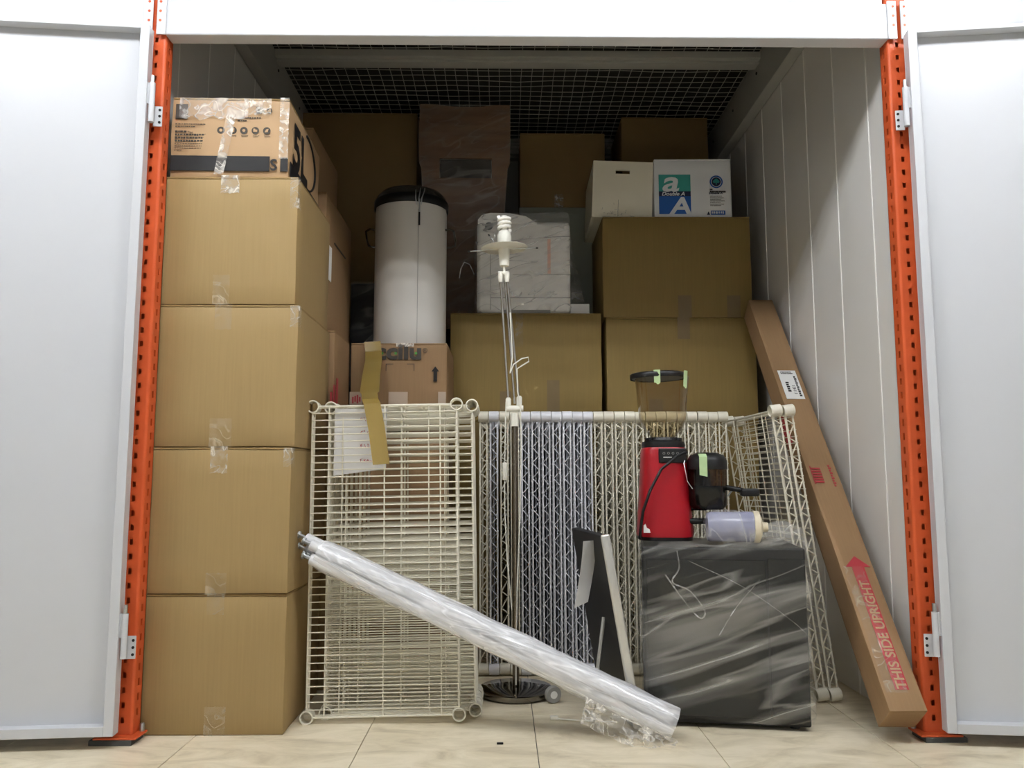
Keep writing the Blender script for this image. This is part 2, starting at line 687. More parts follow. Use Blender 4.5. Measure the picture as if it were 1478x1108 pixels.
def post(x, sgn, label):
    """sgn +1: the side flange is on the +x edge (left post)"""
    t = thing('upright_post', label, 'post', (x, YF, .02))
    M = Matrix.Identity(4) if sgn > 0 else Matrix.Diagonal((-1, 1, 1, 1))
    H = 2.75
    f = MB()
    perforated(f, .052, H, .026, .036, .016, .0405, .0025, 'x')
    f.v = [tuple(M @ (Vector(p) + Vector((-.060, 0, 0)))) for p in f.v]
    # rounded corner
    arc = [(-.008 + .008 * math.sin(R(a)), .008 - .008 * math.cos(R(a))) for a in range(0, 91, 15)]
    arc2 = [(-.008 + .0055 * math.sin(R(a)), .008 - .0055 * math.cos(R(a))) for a in range(90, -1, -15)]
    ring = arc + arc2
    rings = [[M @ Vector((p[0], p[1], z)) for p in ring] for z in (0, H)]
    f.loft(rings)
    s_ = MB()
    perforated(s_, .042, H, .014, .024, .020, .0405, .0025, 'y', .045)
    f.add([tuple(M @ (Vector(p) + Vector((0, .008, 0)))) for p in s_.v], s_.f)
    if sgn < 0:
        f.f = [tuple(reversed(q)) for q in f.f]
    f.build('perforated_upright', 'orange', t, angle=30)
    b = MB()
    b.box(-.0600, -.0575, .0025, .050, 0, H, M=M)
    b.box(-.0575, 0, .0478, .050, 0, H, M=M)
    b.build('added_rear_plates', 'orange', t, smooth=False)  # added plates closing the post from behind, to shade its slots
    b = MB()
    b.rbox(-.095, .022, -.028, .050, -.006, 0, r=.002, M=M)
    b.build('base_plate', 'orange', t, smooth=False, label='orange steel foot plate')
    b = MB()
    b.rbox(-.105, .012, -.030, .048, -.0205, -.006, r=.002, M=M)
    b.build('rubber_pad', 'rubber', t, smooth=False, label='dark grey pad under the foot plate')
    b = MB()
    b.lathe([(0, .022), (.005, .022), (.007, .018), (.007, 0)], 8, M @ Matrix.Translation((.012, .036, 0)))
    b.build('anchor_bolt', 'zinc', t)
    return t


post(-1.020, 1, 'orange perforated steel post beside the stack of five cartons')
post(1.178, -1, 'orange perforated steel post beside the long leaning carton')


# ------------------------------------------------------------------ white beams with end connectors
def beam(x0, x1, label, conns):
    t = thing('step_beam', label, 'beam', ((x0 + x1) / 2, YF - .004, ZB0))
    w = (x1 - x0) / 2
    b = MB()
    b.rbox(-w, w, -.006, .05, 0, ZB1 - ZB0, r=.004)
    b.build('rail', 'white_steel', t, smooth=False)
    for s in conns:
        x = s * w
        p = MB()
        lo, hi = (x - .004, x + .024) if s > 0 else (x - .024, x + .004)
        p.rbox(lo, hi, -.012, -.006, -.002, ZB1 - ZB0 + .006, r=.002)
        cp = p.build('connector', 'white_steel', t, smooth=False)
        for k in range(4):
            h = MB()
            cx = (lo + hi) / 2 + s * .003
            h.prism(circle(cx, .012 + k * .03, .0042, 10), -.0126, -.0116)
            h.build('rivet_hole', 'orange' if k else 'zinc', cp, smooth=False)


beam(-1.022, 1.180, 'glossy white steel beam spanning over the open storage unit', (-1, 1))
beam(-3.08, -1.082, 'white steel beam over the neighbouring unit behind the door by the cartons', (1,))
beam(1.240, 3.28, 'white steel beam over the neighbouring unit on the long carton side', (-1,))


# ------------------------------------------------------------------ doors, swung wide open
def door(n, hx, sgn, ang):
    """hinge at hx, leaf runs towards sgn; local x runs along the leaf, local y away from the viewer"""
    H = ZB0 - .035
    W = 1.09
    t = struct('door_%d' % n, (hx, YF - .030, .035), (0, 0, ang))
    D_ = .035

    def bx(name, x0, x1, y0, y1, z0, z1, m='door_white', r=.0015):
        b = MB()
        if sgn < 0:
            x0, x1 = -x1, -x0
        b.rbox(x0, x1, y0, y1, z0, z1, r=r)
        return b.build(name, m, t, smooth=False)
    bx('leaf_panel', .0, W, 0, .004, 0, H)
    bx('stile', 0, .026, -D_, 0, 0, H)
    bx('stile', W - .026, W, -D_, 0, 0, H)
    bx('rail', .026, W - .026, -D_, 0, H - .012, H)
    bx('rail', .026, W - .026, -D_, 0, 0, .026)
    for hz in (.235, 1.76):
        h = MB()
        x = -sgn * .012
        h.tube([(x, -.022, hz - .035), (x, -.022, hz + .085)], .0085, 12)
        ho = h.build('hinge', 'white_steel', t)
        h = MB()
        h.tube([(x, -.022, hz + .085), (x, -.022, hz + .108)], .0055, 10)
        h.build('hinge_pin', 'zinc', ho)
        h = MB()
        a, b_ = sorted((x, x - sgn * .026))
        h.rbox(a, b_, -.006, -.002, hz - .04, hz + .022, r=.0015)
        h.build('hinge_leaf', 'white_steel', ho, smooth=False)
        for q in range(3):
            h = MB()
            h.prism(circle(x - sgn * .019, hz - .028 + q * .019, .004, 10), -.0075, -.0055)
            h.build('screw', 'screw', ho, smooth=False)
        h = MB()
        a, b_ = sorted((x, x + sgn * .014))
        h.rbox(a, b_, -.026, -.018, hz + .02, hz + .085, r=.0015)
        h.build('hinge_leaf', 'white_steel', ho, smooth=False)
    return t


door(1, -1.046, -1, R(5.0))
door(2, 1.214, 1, R(-7.2))

# ------------------------------------------------------------------ wire deck overhead
deck = thing('wire_deck', 'dim wire mesh deck on steel beams roofing the storage unit', 'wire deck', (0, 0, 2.42))
for sgn, xw in ((-1, XL), (1, XR)):
    b = MB()
    x0, x1 = sorted((xw - sgn * .003, xw - sgn * .055))
    b.rbox(x0, x1, YF + .06, YB - .005, 0, .19, r=.003)
    b.build('side_beam', 'deck_beam', deck, smooth=False)
    for k in range(6):
        s_ = MB()
        s_.lathe([(0, .004), (.006, .004), (.007, 0)], 8,
                 Matrix.Translation((xw - sgn * .055, 2.75 + k * .38, .12)) @ Matrix.Rotation(-sgn * R(90), 4, 'Y'))
        s_.build('bolt', 'screw', deck)
for yc in (3.50, 4.60):
    b = MB()
    b.rbox(XL + .055, XR - .055, yc - .055, yc + .055, .158, .19, r=.003)
    b.rbox(XL + .055, XR - .055, yc - .028, yc + .028, .145, .16, r=.003)
    b.build('cross_bar', 'deck_beam', deck, smooth=False)
b = MB()
C_ = .0515
nx = int((XR - XL - .04) / C_)
rnd = random.Random(3)
for i in range(nx + 1):
    x = XL + .02 + i * C_
    pts = [(x + rnd.uniform(-.003, .003), YF + .05 + (YB - YF - .06) * k / 14, .197 + rnd.uniform(-.004, .003)) for k in range(15)]
    b.tube(pts, .0019, 4)
ny = int((YB - YF - .06) / C_)
for j in range(ny + 1):
    y = YF + .05 + j * C_
    pts = [(XL + .012 + (XR - XL - .024) * k / 14, y + rnd.uniform(-.003, .003), .197 + rnd.uniform(-.004, .003)) for k in range(15)]
    b.tube(pts, .0019, 4)
b.build('mesh_wires', 'mesh_wire', deck, kind='stuff')


# ------------------------------------------------------------------ cartons
def tape_sheet(parent, x, z0, z1, w, m, y=-.0012, wr=.0018, seed=0, skew=0.0, name='tape', jag=0.0):
    """strip on a front face, running from z0 up to z1"""
    def fn(u, v):
        e = jag * noise.noise(Vector((u * 9 + seed, seed * 1.7, 0))) if v == 0.0 else 0
        X = x + (u - .5) * w + skew * (v - .5)
        Z = z0 + (z1 - z0) * v + e
        return (X, y - wr * .5 - wr * .9 * (noise.noise(Vector((X * 55 + seed, Z * 40, seed)))), Z)
    b = MB()
    b.sheet(fn, 10, 12)
    return b.build(name, m, parent)


def carton(name, label, x0, x1, y0, y1, z0, z1, m='tan', rz=0.0, bulge=.004, seed=0, flap='tan_flap', group=None, n=5, cat='carton', jit=.0015):
    t = thing(name, label, cat, ((x0 + x1) / 2, (y0 + y1) / 2, z0), (0, 0, rz), group)
    w, d, h = (x1 - x0) / 2, (y1 - y0) / 2, z1 - z0
    b = MB()
    b.rbox(-w, w, -d, d, .0015, h - .007, r=.003, n=n, bulge=(bulge, bulge, 0), jit=jit, seed=seed)
    b.build('body', m, t)
    for s in (-1, 1):
        f = MB()
        a, b_ = sorted((s * .0015, s * (d + .001)))
        f.rbox(-w + .001, w - .001, a, b_, h - .0068, h - .0008, r=.0012)
        f.build('top_flap', flap, t, smooth=False)
    t['hw'], t['hd'], t['h'] = w, d, h
    return t


YS = 2.418
# the stack of five by the left post (bottom to top)
g = 'tan cartons stacked beside the post'
c5 = carton('cardboard_box', 'tan carton standing on the floor at the bottom of the stack by the orange post', -1.026, -.622, YS, YS + .44, 0, .392, 'tan', R(.3), seed=1, group=g)
c4 = carton('cardboard_box', 'tan carton in the post-side stack, resting directly on the floor-level carton', -1.036, -.616, YS - .006, YS + .45, .392, .813, 'tan', R(-.3), seed=2, group=g)
c3 = carton('cardboard_box', 'tan carton third up in the stack by the orange post, tape crossing its lower seam', -1.036, -.612, YS, YS + .45, .813, 1.239, 'tan', R(.2), seed=3, group=g)
c2 = carton('cardboard_box', 'tan carton directly under the printed carton, crinkled clear tape at its top edge', -1.033, -.622, YS, YS + .45, 1.239, 1.636, 'tan', R(-.2), seed=4, group=g)


def fy(t):
    return -t['hd']


for (t, x, za, zb, w, m, s) in (
        (c2, .0, .345, .400, .056, 'clear_tape', 1), (c2, -.015, .0, .09, .05, 'clear_tape_flat', 2),
        (c3, -.01, .35, .43, .05, 'clear_tape_flat', 3), (c3, -.005, .0, .085, .065, 'clear_tape_flat', 4),
        (c4, .0, .345, .424, .05, 'clear_tape_edge', 5), (c4, .005, .0, .06, .06, 'clear_tape_flat', 6),
        (c5, .0, .335, .394, .05, 'clear_tape_flat', 7), (c5, .01, .0, .08, .06, 'clear_tape_flat', 8)):
    tape_sheet(t, x, za, zb, w, m, fy(t) - .0045, seed=s, jag=.006)
# shiny tape over the vertical edges
for (t, zf, s) in ((c2, .30, 11), (c3, .36, 12), (c4, .36, 13)):
    b = MB()
    w, h = t['hw'], t['h']

    def fn(u, v, w=w, h=h, zf=zf, s=s, t=t):
        z = h - .002 - v * (h - zf) * (1 if s != 13 else .9)
        o = .0015 * noise.noise(Vector((u * 9 + s, z * 40, 0)))
        a = (u - .5) * .05
        return (w + .0012 + min(0, a), fy(t) - .0016 + max(0, a) - o, z) if a < 0 else (w + .0042 + o, fy(t) - .0016 + a, z)
    b.sheet(fn, 10, 14)
    b.build('edge_tape', 'clear_tape_edge', t)

# printed carton on top
pc = carton('printed_carton', 'brown printed carton with black base band and glossy tape, topmost of the stack', -1.022, -.664, YS + .01, YS + .46, 1.636, 1.892, 'kraft_light', R(1.0), seed=6, n=5, jit=.004)
w, d, h = pc['hw'], pc['hd'], pc['h']
Y = -d - .006
b = MB()
b.rbox(-w + .002, w - .055, Y, Y + .002, .02, .068, r=.0006)
b.build('black_band', 'ink', pc, smooth=False)
b = MB()
b.box(w - .022, w + .0005, Y, Y + .002, .02, .064)
b.build('black_band', 'ink', pc, smooth=False)
text('printed_digit', 'S', .05, 'ink', pc, front(w - .054, Y, .024, 0), bold=.001)
# side face: big stroke letters and black foot band
side = Matrix.Translation((w + .0052, -d + .02, 0)) @ Matrix.Rotation(R(90), 4, 'Z') @ Matrix.Rotation(R(90), 4, 'X')
text('printed_letters', '5L', .20, 'ink', pc, side @ Matrix.Translation((.02, .06, 0)), bold=.006)
b = MB()
b.box(w + .004, w + .0055, -d + .01, d - .02, .012, .058)
b.build('black_band', 'ink', pc, smooth=False)
b = MB()
ring = [(w + .005, -d + .22 + .14 * math.cos(R(a)), .14 + .09 * math.sin(R(a))) for a in range(-90, 91, 10)]
b.tube(ring, .004, 4)
b.build('printed_curve', 'ink', pc)
# small pictograms with dark discs
for k, x in enumerate((-.028, .009, .042, .077, .112)):
    ic = disc('pictogram', x, .150, .0115, Y + .0015, 'ink_soft', pc)
    b = MB()
    if k in (0, 2):
        b.prism(circle(x, .150, .005, 6), Y + .0006, Y + .0014)
    elif k == 1:
        b.box(x - .004, x + .004, Y + .0006, Y + .0014, .144, .156)
    elif k == 3:
        b.prism([(x - .006, .146), (x + .006, .146), (x + .006, .153), (x, .153), (x, .156), (x - .006, .156)], Y + .0006, Y + .0014)
    else:
        b.prism([(x - .006, .145), (x + .003, .145), (x + .006, .156), (x - .002, .154)], Y + .0006, Y + .0014)
    b.build('pictogram_mark', 'kraft_light', ic, smooth=False)
# rows of tiny illegible print
rnd = random.Random(5)


def print_rows(parent, x, ztop, widths, hrow, pitch, y, m='ink_soft', gap=.0022, cw=.0062, name='print_line'):
    for r_, wd in enumerate(widths):
        b = MB()
        xx = x
        while xx < x + wd:
            c_ = cw * rnd.uniform(.6, 1.15)
            b.box(xx, xx + c_, y, y + .0006, ztop - r_ * pitch - hrow * rnd.uniform(.75, 1), ztop - r_ * pitch)
            xx += c_ + gap * rnd.uniform(.5, 1.4)
        b.build(name, m, parent, smooth=False)


print_rows(pc, -w + .012, .170, (.09, .055), .0028, .0078, Y + .0015)
text('print_title', 'Tips:', .009, 'ink_soft', pc, front(-w + .050, Y + .0012, .140))
print_rows(pc, -w + .012, .1475, (.032, .1, .088, .088), .0062, .0098, Y + .0015, cw=.0075, gap=.0018)
print_rows(pc, -w + .012, .107, (.14, .115, .135, .018), .0024, .0072, Y + .0015)
print_rows(pc, .022, .193, (.07, .03), .005, .009, Y + .0015)
for x in (-.034, .002, .035, .07, .105):
    print_rows(pc, x, .1345, (.018, .016), .0016, .0034, Y + .0015, cw=.003, gap=.001)
b = MB()
b.box(-w + .012, -w + .048, Y, Y + .001, .185, .232)
b.build('printed_picture', 'ink_soft', pc, smooth=False)
b = MB()
b.box(.078, .096, Y, Y + .001, .205, .225)
b.build('printed_symbol', 'ink_soft', pc, smooth=False)
b = MB()
for k in range(3):
    a = R(90 + 120 * k)
    a2 = R(90 + 120 * k + 85)
    b.tube([(.118 + .0085 * math.cos(a), Y + .0015, .214 + .0085 * math.sin(a)), (.118 + .0085 * math.cos(a2), Y + .0015, .214 + .0085 * math.sin(a2))], .0018, 4)
b.build('recycling_symbol', 'ink', pc)
tape_sheet(pc, -.05, .188, .252, .21, 'crinkled_tape', Y - .001, wr=.0035, seed=21, jag=.022)
tape_sheet(pc, .085, .20, .252, .08, 'clear_tape', Y - .0015, wr=.003, seed=22, jag=.012)
tape_sheet(pc, -.012, .008, .20, .030, 'clear_tape', Y - .002, wr=.004, seed=23, skew=.032)
tape_sheet(pc, w - .013, .06, .255, .028, 'clear_tape', Y - .001, wr=.004, seed=24)
print_rows(pc, .04, .252, (.001,), .001, .01, Y + .002)

# second row behind the stack of five
g = None
carton('brown_carton', 'small brown carton at the top behind the printed carton', -1.04, -.705, 2.93, 3.38, 1.772, 2.02, 'kraft', seed=31, flap='kraft')
q = carton('brown_carton', 'brown carton with white side label behind the printed stack', -1.04, -.648, 2.93, 3.42, 1.25, 1.772, 'kraft', seed=32, flap='kraft')
b = MB()
b.box(q['hw'] + .0045, q['hw'] + .006, -.235, -.165, .20, .33)
b.build('side_label', 'label_white', q, smooth=False)
b = MB()
b.box(q['hw'] + .004, q['hw'] + .007, -.12, .10, .36, .365)
b.build('seam', 'ink_soft', q, smooth=False)
q = carton('brown_carton', 'brown carton with red stamped marks behind the tan stack, under the labelled carton', -1.04, -.602, 2.91, 3.19, .80, 1.25, 'kraft', seed=33, flap='kraft')
for k in range(3):
    b = MB()
    b.box(q['hw'] + .0045, q['hw'] + .0055, -.22 + k * .05, -.19 + k * .05, .10, .22 + .03 * k)
    b.build('printed_mark', 'ink_red', q, smooth=False)
carton('brown_carton', 'tan carton in the rear pile, just showing beside the wire shelves corner', -1.04, -.575, 2.90, 3.19, .40, .80, 'tan', seed=34)
carton('brown_carton', 'tan carton on the floor under the rear pile behind the tan stack', -1.04, -.59, 2.90, 3.19, 0, .40, 'tan', seed=35)

# back wall of the load
carton('tall_carton', 'tall dim brown carton at the back, upper one beside the wooden panel', -1.045, -.432, 3.97, 4.45, 1.30, 2.555, 'brown_carton', seed=41, flap='brown_carton')
q = carton('tall_carton', 'tall dim brown carton on the floor at the back, under the other tall one', -1.045, -.432, 3.97, 4.45, 0, 1.30, 'brown_carton', seed=42, flap='brown_carton')
b = thing('wrapped_cabinet', 'black cabinet wrapped in clear film behind the white bin', 'cabinet', (-.485, 3.76, 0))
m_ = MB().rbox(-.195, .195, -.15, .15, 0, 1.59, r=.006)
m_.build('body', 'black', b, smooth=False)
m_ = MB().rbox(-.20, .20, -.158, .158, .002, 1.60, r=.012, n=8, jit=.008, seed=5)
m_.build('stretch_film', 'wrap_dim', b)

# wooden bent panel in film
wp = thing('plywood_chair_back', 'brown bent plywood panel with rectangular cutout, wrapped in film, behind the bin', 'wooden panel', (-.19, 4.0, 1.452), (0, 0, R(1)))


def wood_y(z):
    s = z / 1.12
    return .0 - .10 * s + .035 * math.sin(s * 7.0) * (1 if s > .5 else s * 2)


def wood_w(z):
    s = z / 1.12
    k = .222 + .004 * math.sin(s * 9)
    if s < .72:
        k -= .022 * (1 - abs(s - .45) / .45)
    if s > .93:
        k -= .0
    return k


b = MB()
HX = (-.122, .134)
HZ = (.735, .832)


def wood_fn(x0f, x1f, z0, z1):
    def fn(u, v):
        z = z0 + (z1 - z0) * v
        x = x0f(z) + (x1f(z) - x0f(z)) * u
        top = -.012 * math.exp(-((x / .12) ** 4)) if z > 1.1 else 0
        return (x, wood_y(z), z + top)
    return fn


edge = lambda s: (lambda z: s * wood_w(z))
kon = lambda c_: (lambda z: c_)
b.sheet(wood_fn(edge(-1), edge(1), 0, HZ[0]), 8, 14, -.014)
b.sheet(wood_fn(edge(-1), edge(1), HZ[1], 1.12), 16, 12, -.014)
b.sheet(wood_fn(edge(-1), kon(HX[0]), HZ[0], HZ[1]), 4, 4, -.014)
b.sheet(wood_fn(kon(HX[1]), edge(1), HZ[0], HZ[1]), 4, 4, -.014)
b.build('plywood_shell', 'wood', wp, angle=60)
b = MB()
b.sheet(lambda u, v: (HX[0] + .002 + (HX[1] - HX[0] - .004) * u, wood_y(HZ[0] + .097 * v) + .012, HZ[0] + .001 + (HZ[1] - HZ[0] - .002) * v), 4, 4, -.004)
b.build('cutout_backing', 'wood_hole', wp, label='dark grey cover behind the cutout')
b = MB()


def film_fn(u, v):
    z = 1.125 * v
    x = (-1 + 2 * u) * (wood_w(z) + .004)
    return (x, wood_y(z) - .018 - .007 * noise.noise(Vector((x * 14, z * 11, 3))), z)


b.sheet(film_fn, 24, 40)
b.build('stretch_film', 'wrap_dim', wp)

# dim cartons and grey cabinet at the back
b = thing('grey_cabinet', 'grey green metal cabinet at the back, a dim carton resting on its top', 'cabinet', (.315, 4.26, 0))
MB().rbox(-.23, .23, -.19, .19, 0, 2.10, r=.004).build('body', 'grey_green', b, smooth=False)
MB().rbox(-.215, .215, -.196, -.19, .08, 2.06, r=.002).build('door', 'grey_green', b, smooth=False)
q = carton('brown_carton', 'dim brown carton with shiny tape at its bottom edge, on the grey cabinet', .09, .532, 4.09, 4.45, 2.10, 2.505, 'brown_carton', seed=51, flap='brown_carton')
tape_sheet(q, -.02, .005, .075, .045, 'clear_tape', -q['hd'] - .005, seed=52, jag=.006)
for k in range(4):
    carton('brown_carton', 'dim back carton, %s in the pile behind the paper box' % ('lowest', 'second from the floor', 'third from the floor', 'topmost')[k],
           .622, 1.075, 4.10, 4.50, .65 * k, .65 * (k + 1) - .001, 'brown_carton', seed=53 + k, flap='brown_carton')

# ------------------------------------------------------------------ cartons behind the shelf row
g = 'olive tan cartons piled behind the row of wire shelves'
YC = 3.60
rows = [('olive carton on the floor at the wall side, behind the shelf row', 0, .478),
        ('olive carton second from the floor on the wall side, behind the shelf row', .478, .956),
        ('olive carton with brown tape patches, right under the one carrying the paper box', .956, 1.434),
        ('large olive carton carrying the white paper box and the white crate', 1.434, 1.900)]
AB = []
for k, (lb, z0, z1) in enumerate(rows):
    dx = (0, 0, .004, -.006)[k]
    AB.append(carton('cardboard_box', lb, .460 + dx, 1.130 + dx, YC, YC + .44, z0, z1, 'olive', R((.2, -.2, .15, -.3)[k]), seed=61 + k, flap='olive', bulge=.006, jit=.003))
rowsC = [('olive carton on the floor behind the shelf row, under the printer pile', 0, .485),
         ('olive carton second from the floor under the printer pile', .485, .97),
         ('olive carton directly under the film wrapped printer', .97, 1.452)]
CC = []
for k, (lb, z0, z1) in enumerate(rowsC):
    CC.append(carton('cardboard_box', lb, -.231, .442, YC - .005, YC + .44, z0, z1, 'olive', R((-.2, .1, -.2)[k]), seed=71 + k, flap='olive', bulge=.006, jit=.003))
tape_sheet(AB[3], .03, -.0, .10, .06, 'old_tape', -AB[3]['hd'] - .006, seed=81, name='brown_tape', wr=.001)
tape_sheet(AB[3], .25, -.0, .10, .06, 'old_tape', -AB[3]['hd'] - .006, seed=82, name='brown_tape', wr=.001)
tape_sheet(AB[2], .01, .38, .478, .055, 'old_tape', -AB[2]['hd'] - .0065, seed=83, name='brown_tape', wr=.001)
tape_sheet(AB[2], -.12, .03, .11, .06, 'old_tape', -AB[2]['hd'] - .0065, seed=84, name='brown_tape', wr=.001)
tape_sheet(CC[2], -.03, .33, .482, .034, 'clear_tape_flat', -CC[2]['hd'] - .0065, seed=85)
tape_sheet(CC[2], .12, .03, .18, .055, 'old_tape', -CC[2]['hd'] - .0065, seed=86, name='brown_tape', wr=.001)
tape_sheet(CC[2], -.09, .03, .13, .05, 'old_tape', -CC[2]['hd'] - .0065, seed=87, name='brown_tape', wr=.001)

# box that carries the bin, with another under it
carton('brown_carton', 'plain brown carton on the floor under the shoe carton pile', -.60, -.215, 3.21, 3.57, 0, .45, 'kraft', seed=91, flap='kraft')
carton('brown_carton', 'plain brown carton directly under the lettered shoe carton', -.60, -.215, 3.21, 3.57, .45, .90, 'kraft', seed=92, flap='kraft')
sb = carton('shoe_carton', 'brown carton with bold dark lettering and an up arrow, under the white bin', -.597, -.217, 3.205, 3.58, .90, 1.252, 'kraft', R(-.6), seed=93, flap='kraft', jit=.003, bulge=.005)
w, d, h = sb['hw'], sb['hd'], sb['h']
Y = -d - .0072
tx = text('brand_lettering', 'ccilu', .088, 'ink_soft', sb, front(-.094, Y, h - .064), bold=.0032, sx=1.16)
text('registered_mark', '®', .026, 'ink_soft', sb, front(.094, Y, h - .040))
for x in (-.066, -.012, .068):
    disc('green_dot', x, h - .042, .0055, Y - .0004, 'ink_green', sb)
b = MB()
b.prism([(.138, .198), (.152, .198), (.152, .238), (.160, .238), (.145, .258), (.130, .238), (.138, .238)], Y, Y + .001)
b.build('up_arrow', 'ink', sb, smooth=False)
for sx in (-1, 1):
    b = MB()
    cx = .006 + sx * .055
    b.box(min(cx, cx - sx * .028), max(cx, cx - sx * .028), Y, Y + .001, h - .0855, h - .0835)
    b.box(cx - .001, cx + .001, Y, Y + .001, h - .112, h - .0835)
    b.build('corner_mark', 'ink_soft', sb, smooth=False)
for (x, wd) in ((-.165, .05), (.0, .075), (.172, .03)):
    b = MB()
    b.box(x - wd / 2, x + wd / 2, Y, Y + .001, h - .245, h - .195)
    b.build('sticker', 'sticker', sb, smooth=False)
for x in (-.18, -.13):
    b = MB()
    for k in range(4):
        b.box(x + k * .009, x + k * .009 + .006, Y - .001, Y, h - .24 + .006 * (k % 2), h - .215 + .004 * (k % 3))
    b.build('red_print', 'ink_red', sb, smooth=False)
tape_sheet(sb, .025, h - .016, h - .001, .07, 'clear_tape', Y - .001, seed=95)

# ------------------------------------------------------------------ white bin
bn = thing('pedal_bin', 'tall white cylindrical bin with dark lid and side handles', 'bin', (-.388, 3.385, 1.252), (0, 0, 0))
b = MB()
b.lathe([(0, 0), (.146, 0), (.150, .006), (.151, .58), (.148, .60)], 56)
b.build('drum', 'bin_white', bn, angle=50)
b = MB()
b.tube([(.045 + .0, -.1442, .004), (.045, -.1446, .56)], .0011, 4)
b.build('seam', 'ptr_grey', bn)
b = MB()
b.lathe([(.154, .590), (.157, .594), (.157, .625), (.153, .630)], 56)
b.build('lid_band', 'black', bn, angle=50)
b = MB()
b.lathe([(.152, .628), (.147, .645), (.128, .666), (.09, .680), (.04, .686), (0, .687)], 56)
b.build('lid', 'bin_lid', bn, angle=60)
for s in (-1, 1):
    b = MB()
    pts = [(s * .148, -.05, .50), (s * .168, -.052, .502), (s * .184, -.045, .495), (s * .187, 0, .47), (s * .184, .03, .455), (s * .168, .038, .45), (s * .146, .038, .45)]
    b.tube(pts, .0045, 8)
    b.build('handle', 'chrome_dark', bn)
# fork hanging over the rim
b = MB()
for dx in (-.022, -.004, .013):
    b.tube([(.055 + dx, -.130, .652), (.056 + dx, -.155, .632), (.050 + dx * .7, -.158, .600), (.050 + dx * .55, -.153, .575)], .0022, 6)
b.tube([(.049, -.152, .60), (.050, -.150, .545)], .003, 6)
b.build('lid_clip', 'zinc', bn, label='bent metal prongs clipped over the lid rim')
b = MB()
b.rbox(.046, .053, -.153, -.148, .49, .545, r=.001)
b.build('clip_strap', 'black', bn, smooth=False)

# ------------------------------------------------------------------ printer in film
pr = thing('printer', 'white printer wrapped in clear stretch film on an olive carton', 'printer', (.097, 3.77, 1.452), (0, 0, R(-.5)))
b = MB()
b.rbox(-.212, .212, -.155, .155, .004, .43, r=.02, n=4)
b.build('body', 'ptr_white', pr, angle=50)
b = MB()
prof = [(-.208, .42), (.06, .42), (.01, .452), (-.07, .466), (-.15, .468), (-.19, .458), (-.208, .435)]
b.prism([(x, z) for x, z in prof], -.156, .14)
b.build('scanner_hump', 'ptr_white', pr, smooth=False)
for (x0, x1, z0, z1) in ((-.150, -.1482, .02, .33), (-.148, .21, .073, .0745), (-.05, .21, .179, .1802)):
    b = MB()
    b.box(x0, x1, -.1575, -.154, z0, z1)
    b.build('panel_gap', 'ptr_line', pr, smooth=False)
b = MB()
pts = [(-.05 + .26 * k / 10, -.157, .335 + .022 * math.sin(k / 10 * 1.57)) for k in range(11)]
b.tube(pts, .0012, 4)
b.build('cover_edge', 'ptr_line', pr)
b = MB()
b.box(-.09, .12, -.158, -.153, .004, .018)
b.build('tray_slot', 'ptr_grey', pr, smooth=False)
bd = MB()
bd.prism(circle(-.158, .405, .018, 28), -.160, -.154)
bo = bd.build('round_badge', 'badge', pr, smooth=False)
for dx_ in (-.005, .005):
    b = MB()
    b.tube([(-.158 + dx_ - .003, -.1604, .394), (-.158 + dx_ + .003, -.1604, .416)], .0014, 4)
    b.build('badge_stroke', 'ptr_grey', bo)
b = MB()
b.box(.108, .122, -.1585, -.1545, .185, .345)
b.build('pink_tape', 'pink_tape', pr, smooth=False)
b = MB()
b.rbox(.212, .298, -.13, .14, .004, .052, r=.003)
b.build('side_tray', 'ptr_white', pr, smooth=False)
b = MB()
b.rbox(-.222, .218, -.166, .165, .004, .478, r=.03, n=14, jit=.010, seed=8)
b.build('stretch_film', 'wrap', pr)
b = MB()
b.sheet(lambda u, v: (.214 + .075 * u * (1 - v) ** .7 + .004 * noise.noise(Vector((u * 5, v * 9, 1))), -.13 + .1 * u + .01 * noise.noise(Vector((u * 6, v * 6, 4))), .055 + .30 * v), 8, 14)
b.build('film_skirt', 'wrap', pr)
b = MB()
b.tube([(-.225, -.12, .19), (-.245, -.125, .235), (-.27, -.13, .245), (-.285, -.13, .215), (-.292, -.13, .17)], .0022, 5)
b.build('film_tail', 'wrap_dense', pr)

# ------------------------------------------------------------------ white crate and paper box on carton A
ZT = 1.902
cr = thing('white_crate', 'white board crate with slotted hand hole beside the paper box', 'crate', (.552, 3.85, ZT + .0055), (0, R(2.2), R(-1)))
W2, D2, H2 = .138, .21, .268
b = MB()
slot = (-.034, .032, .208, .226)
x0, x1, z0, z1 = slot
for (a0, a1, c0, c1) in ((-W2, W2, 0, z0), (-W2, W2, z1, H2), (-W2, x0, z0, z1), (x1, W2, z0, z1)):
    b.box(a0, a1, -D2, -D2 + .012, c0, c1)
b.build('front_board', 'plywood_white', cr, smooth=False)
for s in (-1, 1):
    b = MB()
    b.rbox(min(s * W2, s * (W2 - .012)), max(s * W2, s * (W2 - .012)), -D2 + .0125, D2, 0, H2, r=.001)
    b.build('side_board', 'plywood_white', cr, smooth=False)
b = MB()
b.rbox(-W2 + .0125, W2 - .0125, -D2 + .0125, D2 - .0125, 0, .010, r=.001)
b.build('bottom_board', 'plywood_white', cr, smooth=False)
b = MB()
b.rbox(-W2 + .0125, W2 - .0125, D2 - .012, D2, 0, H2, r=.001)
b.build('back_board', 'plywood_white', cr, smooth=False)
b = MB()
rnd = random.Random(9)
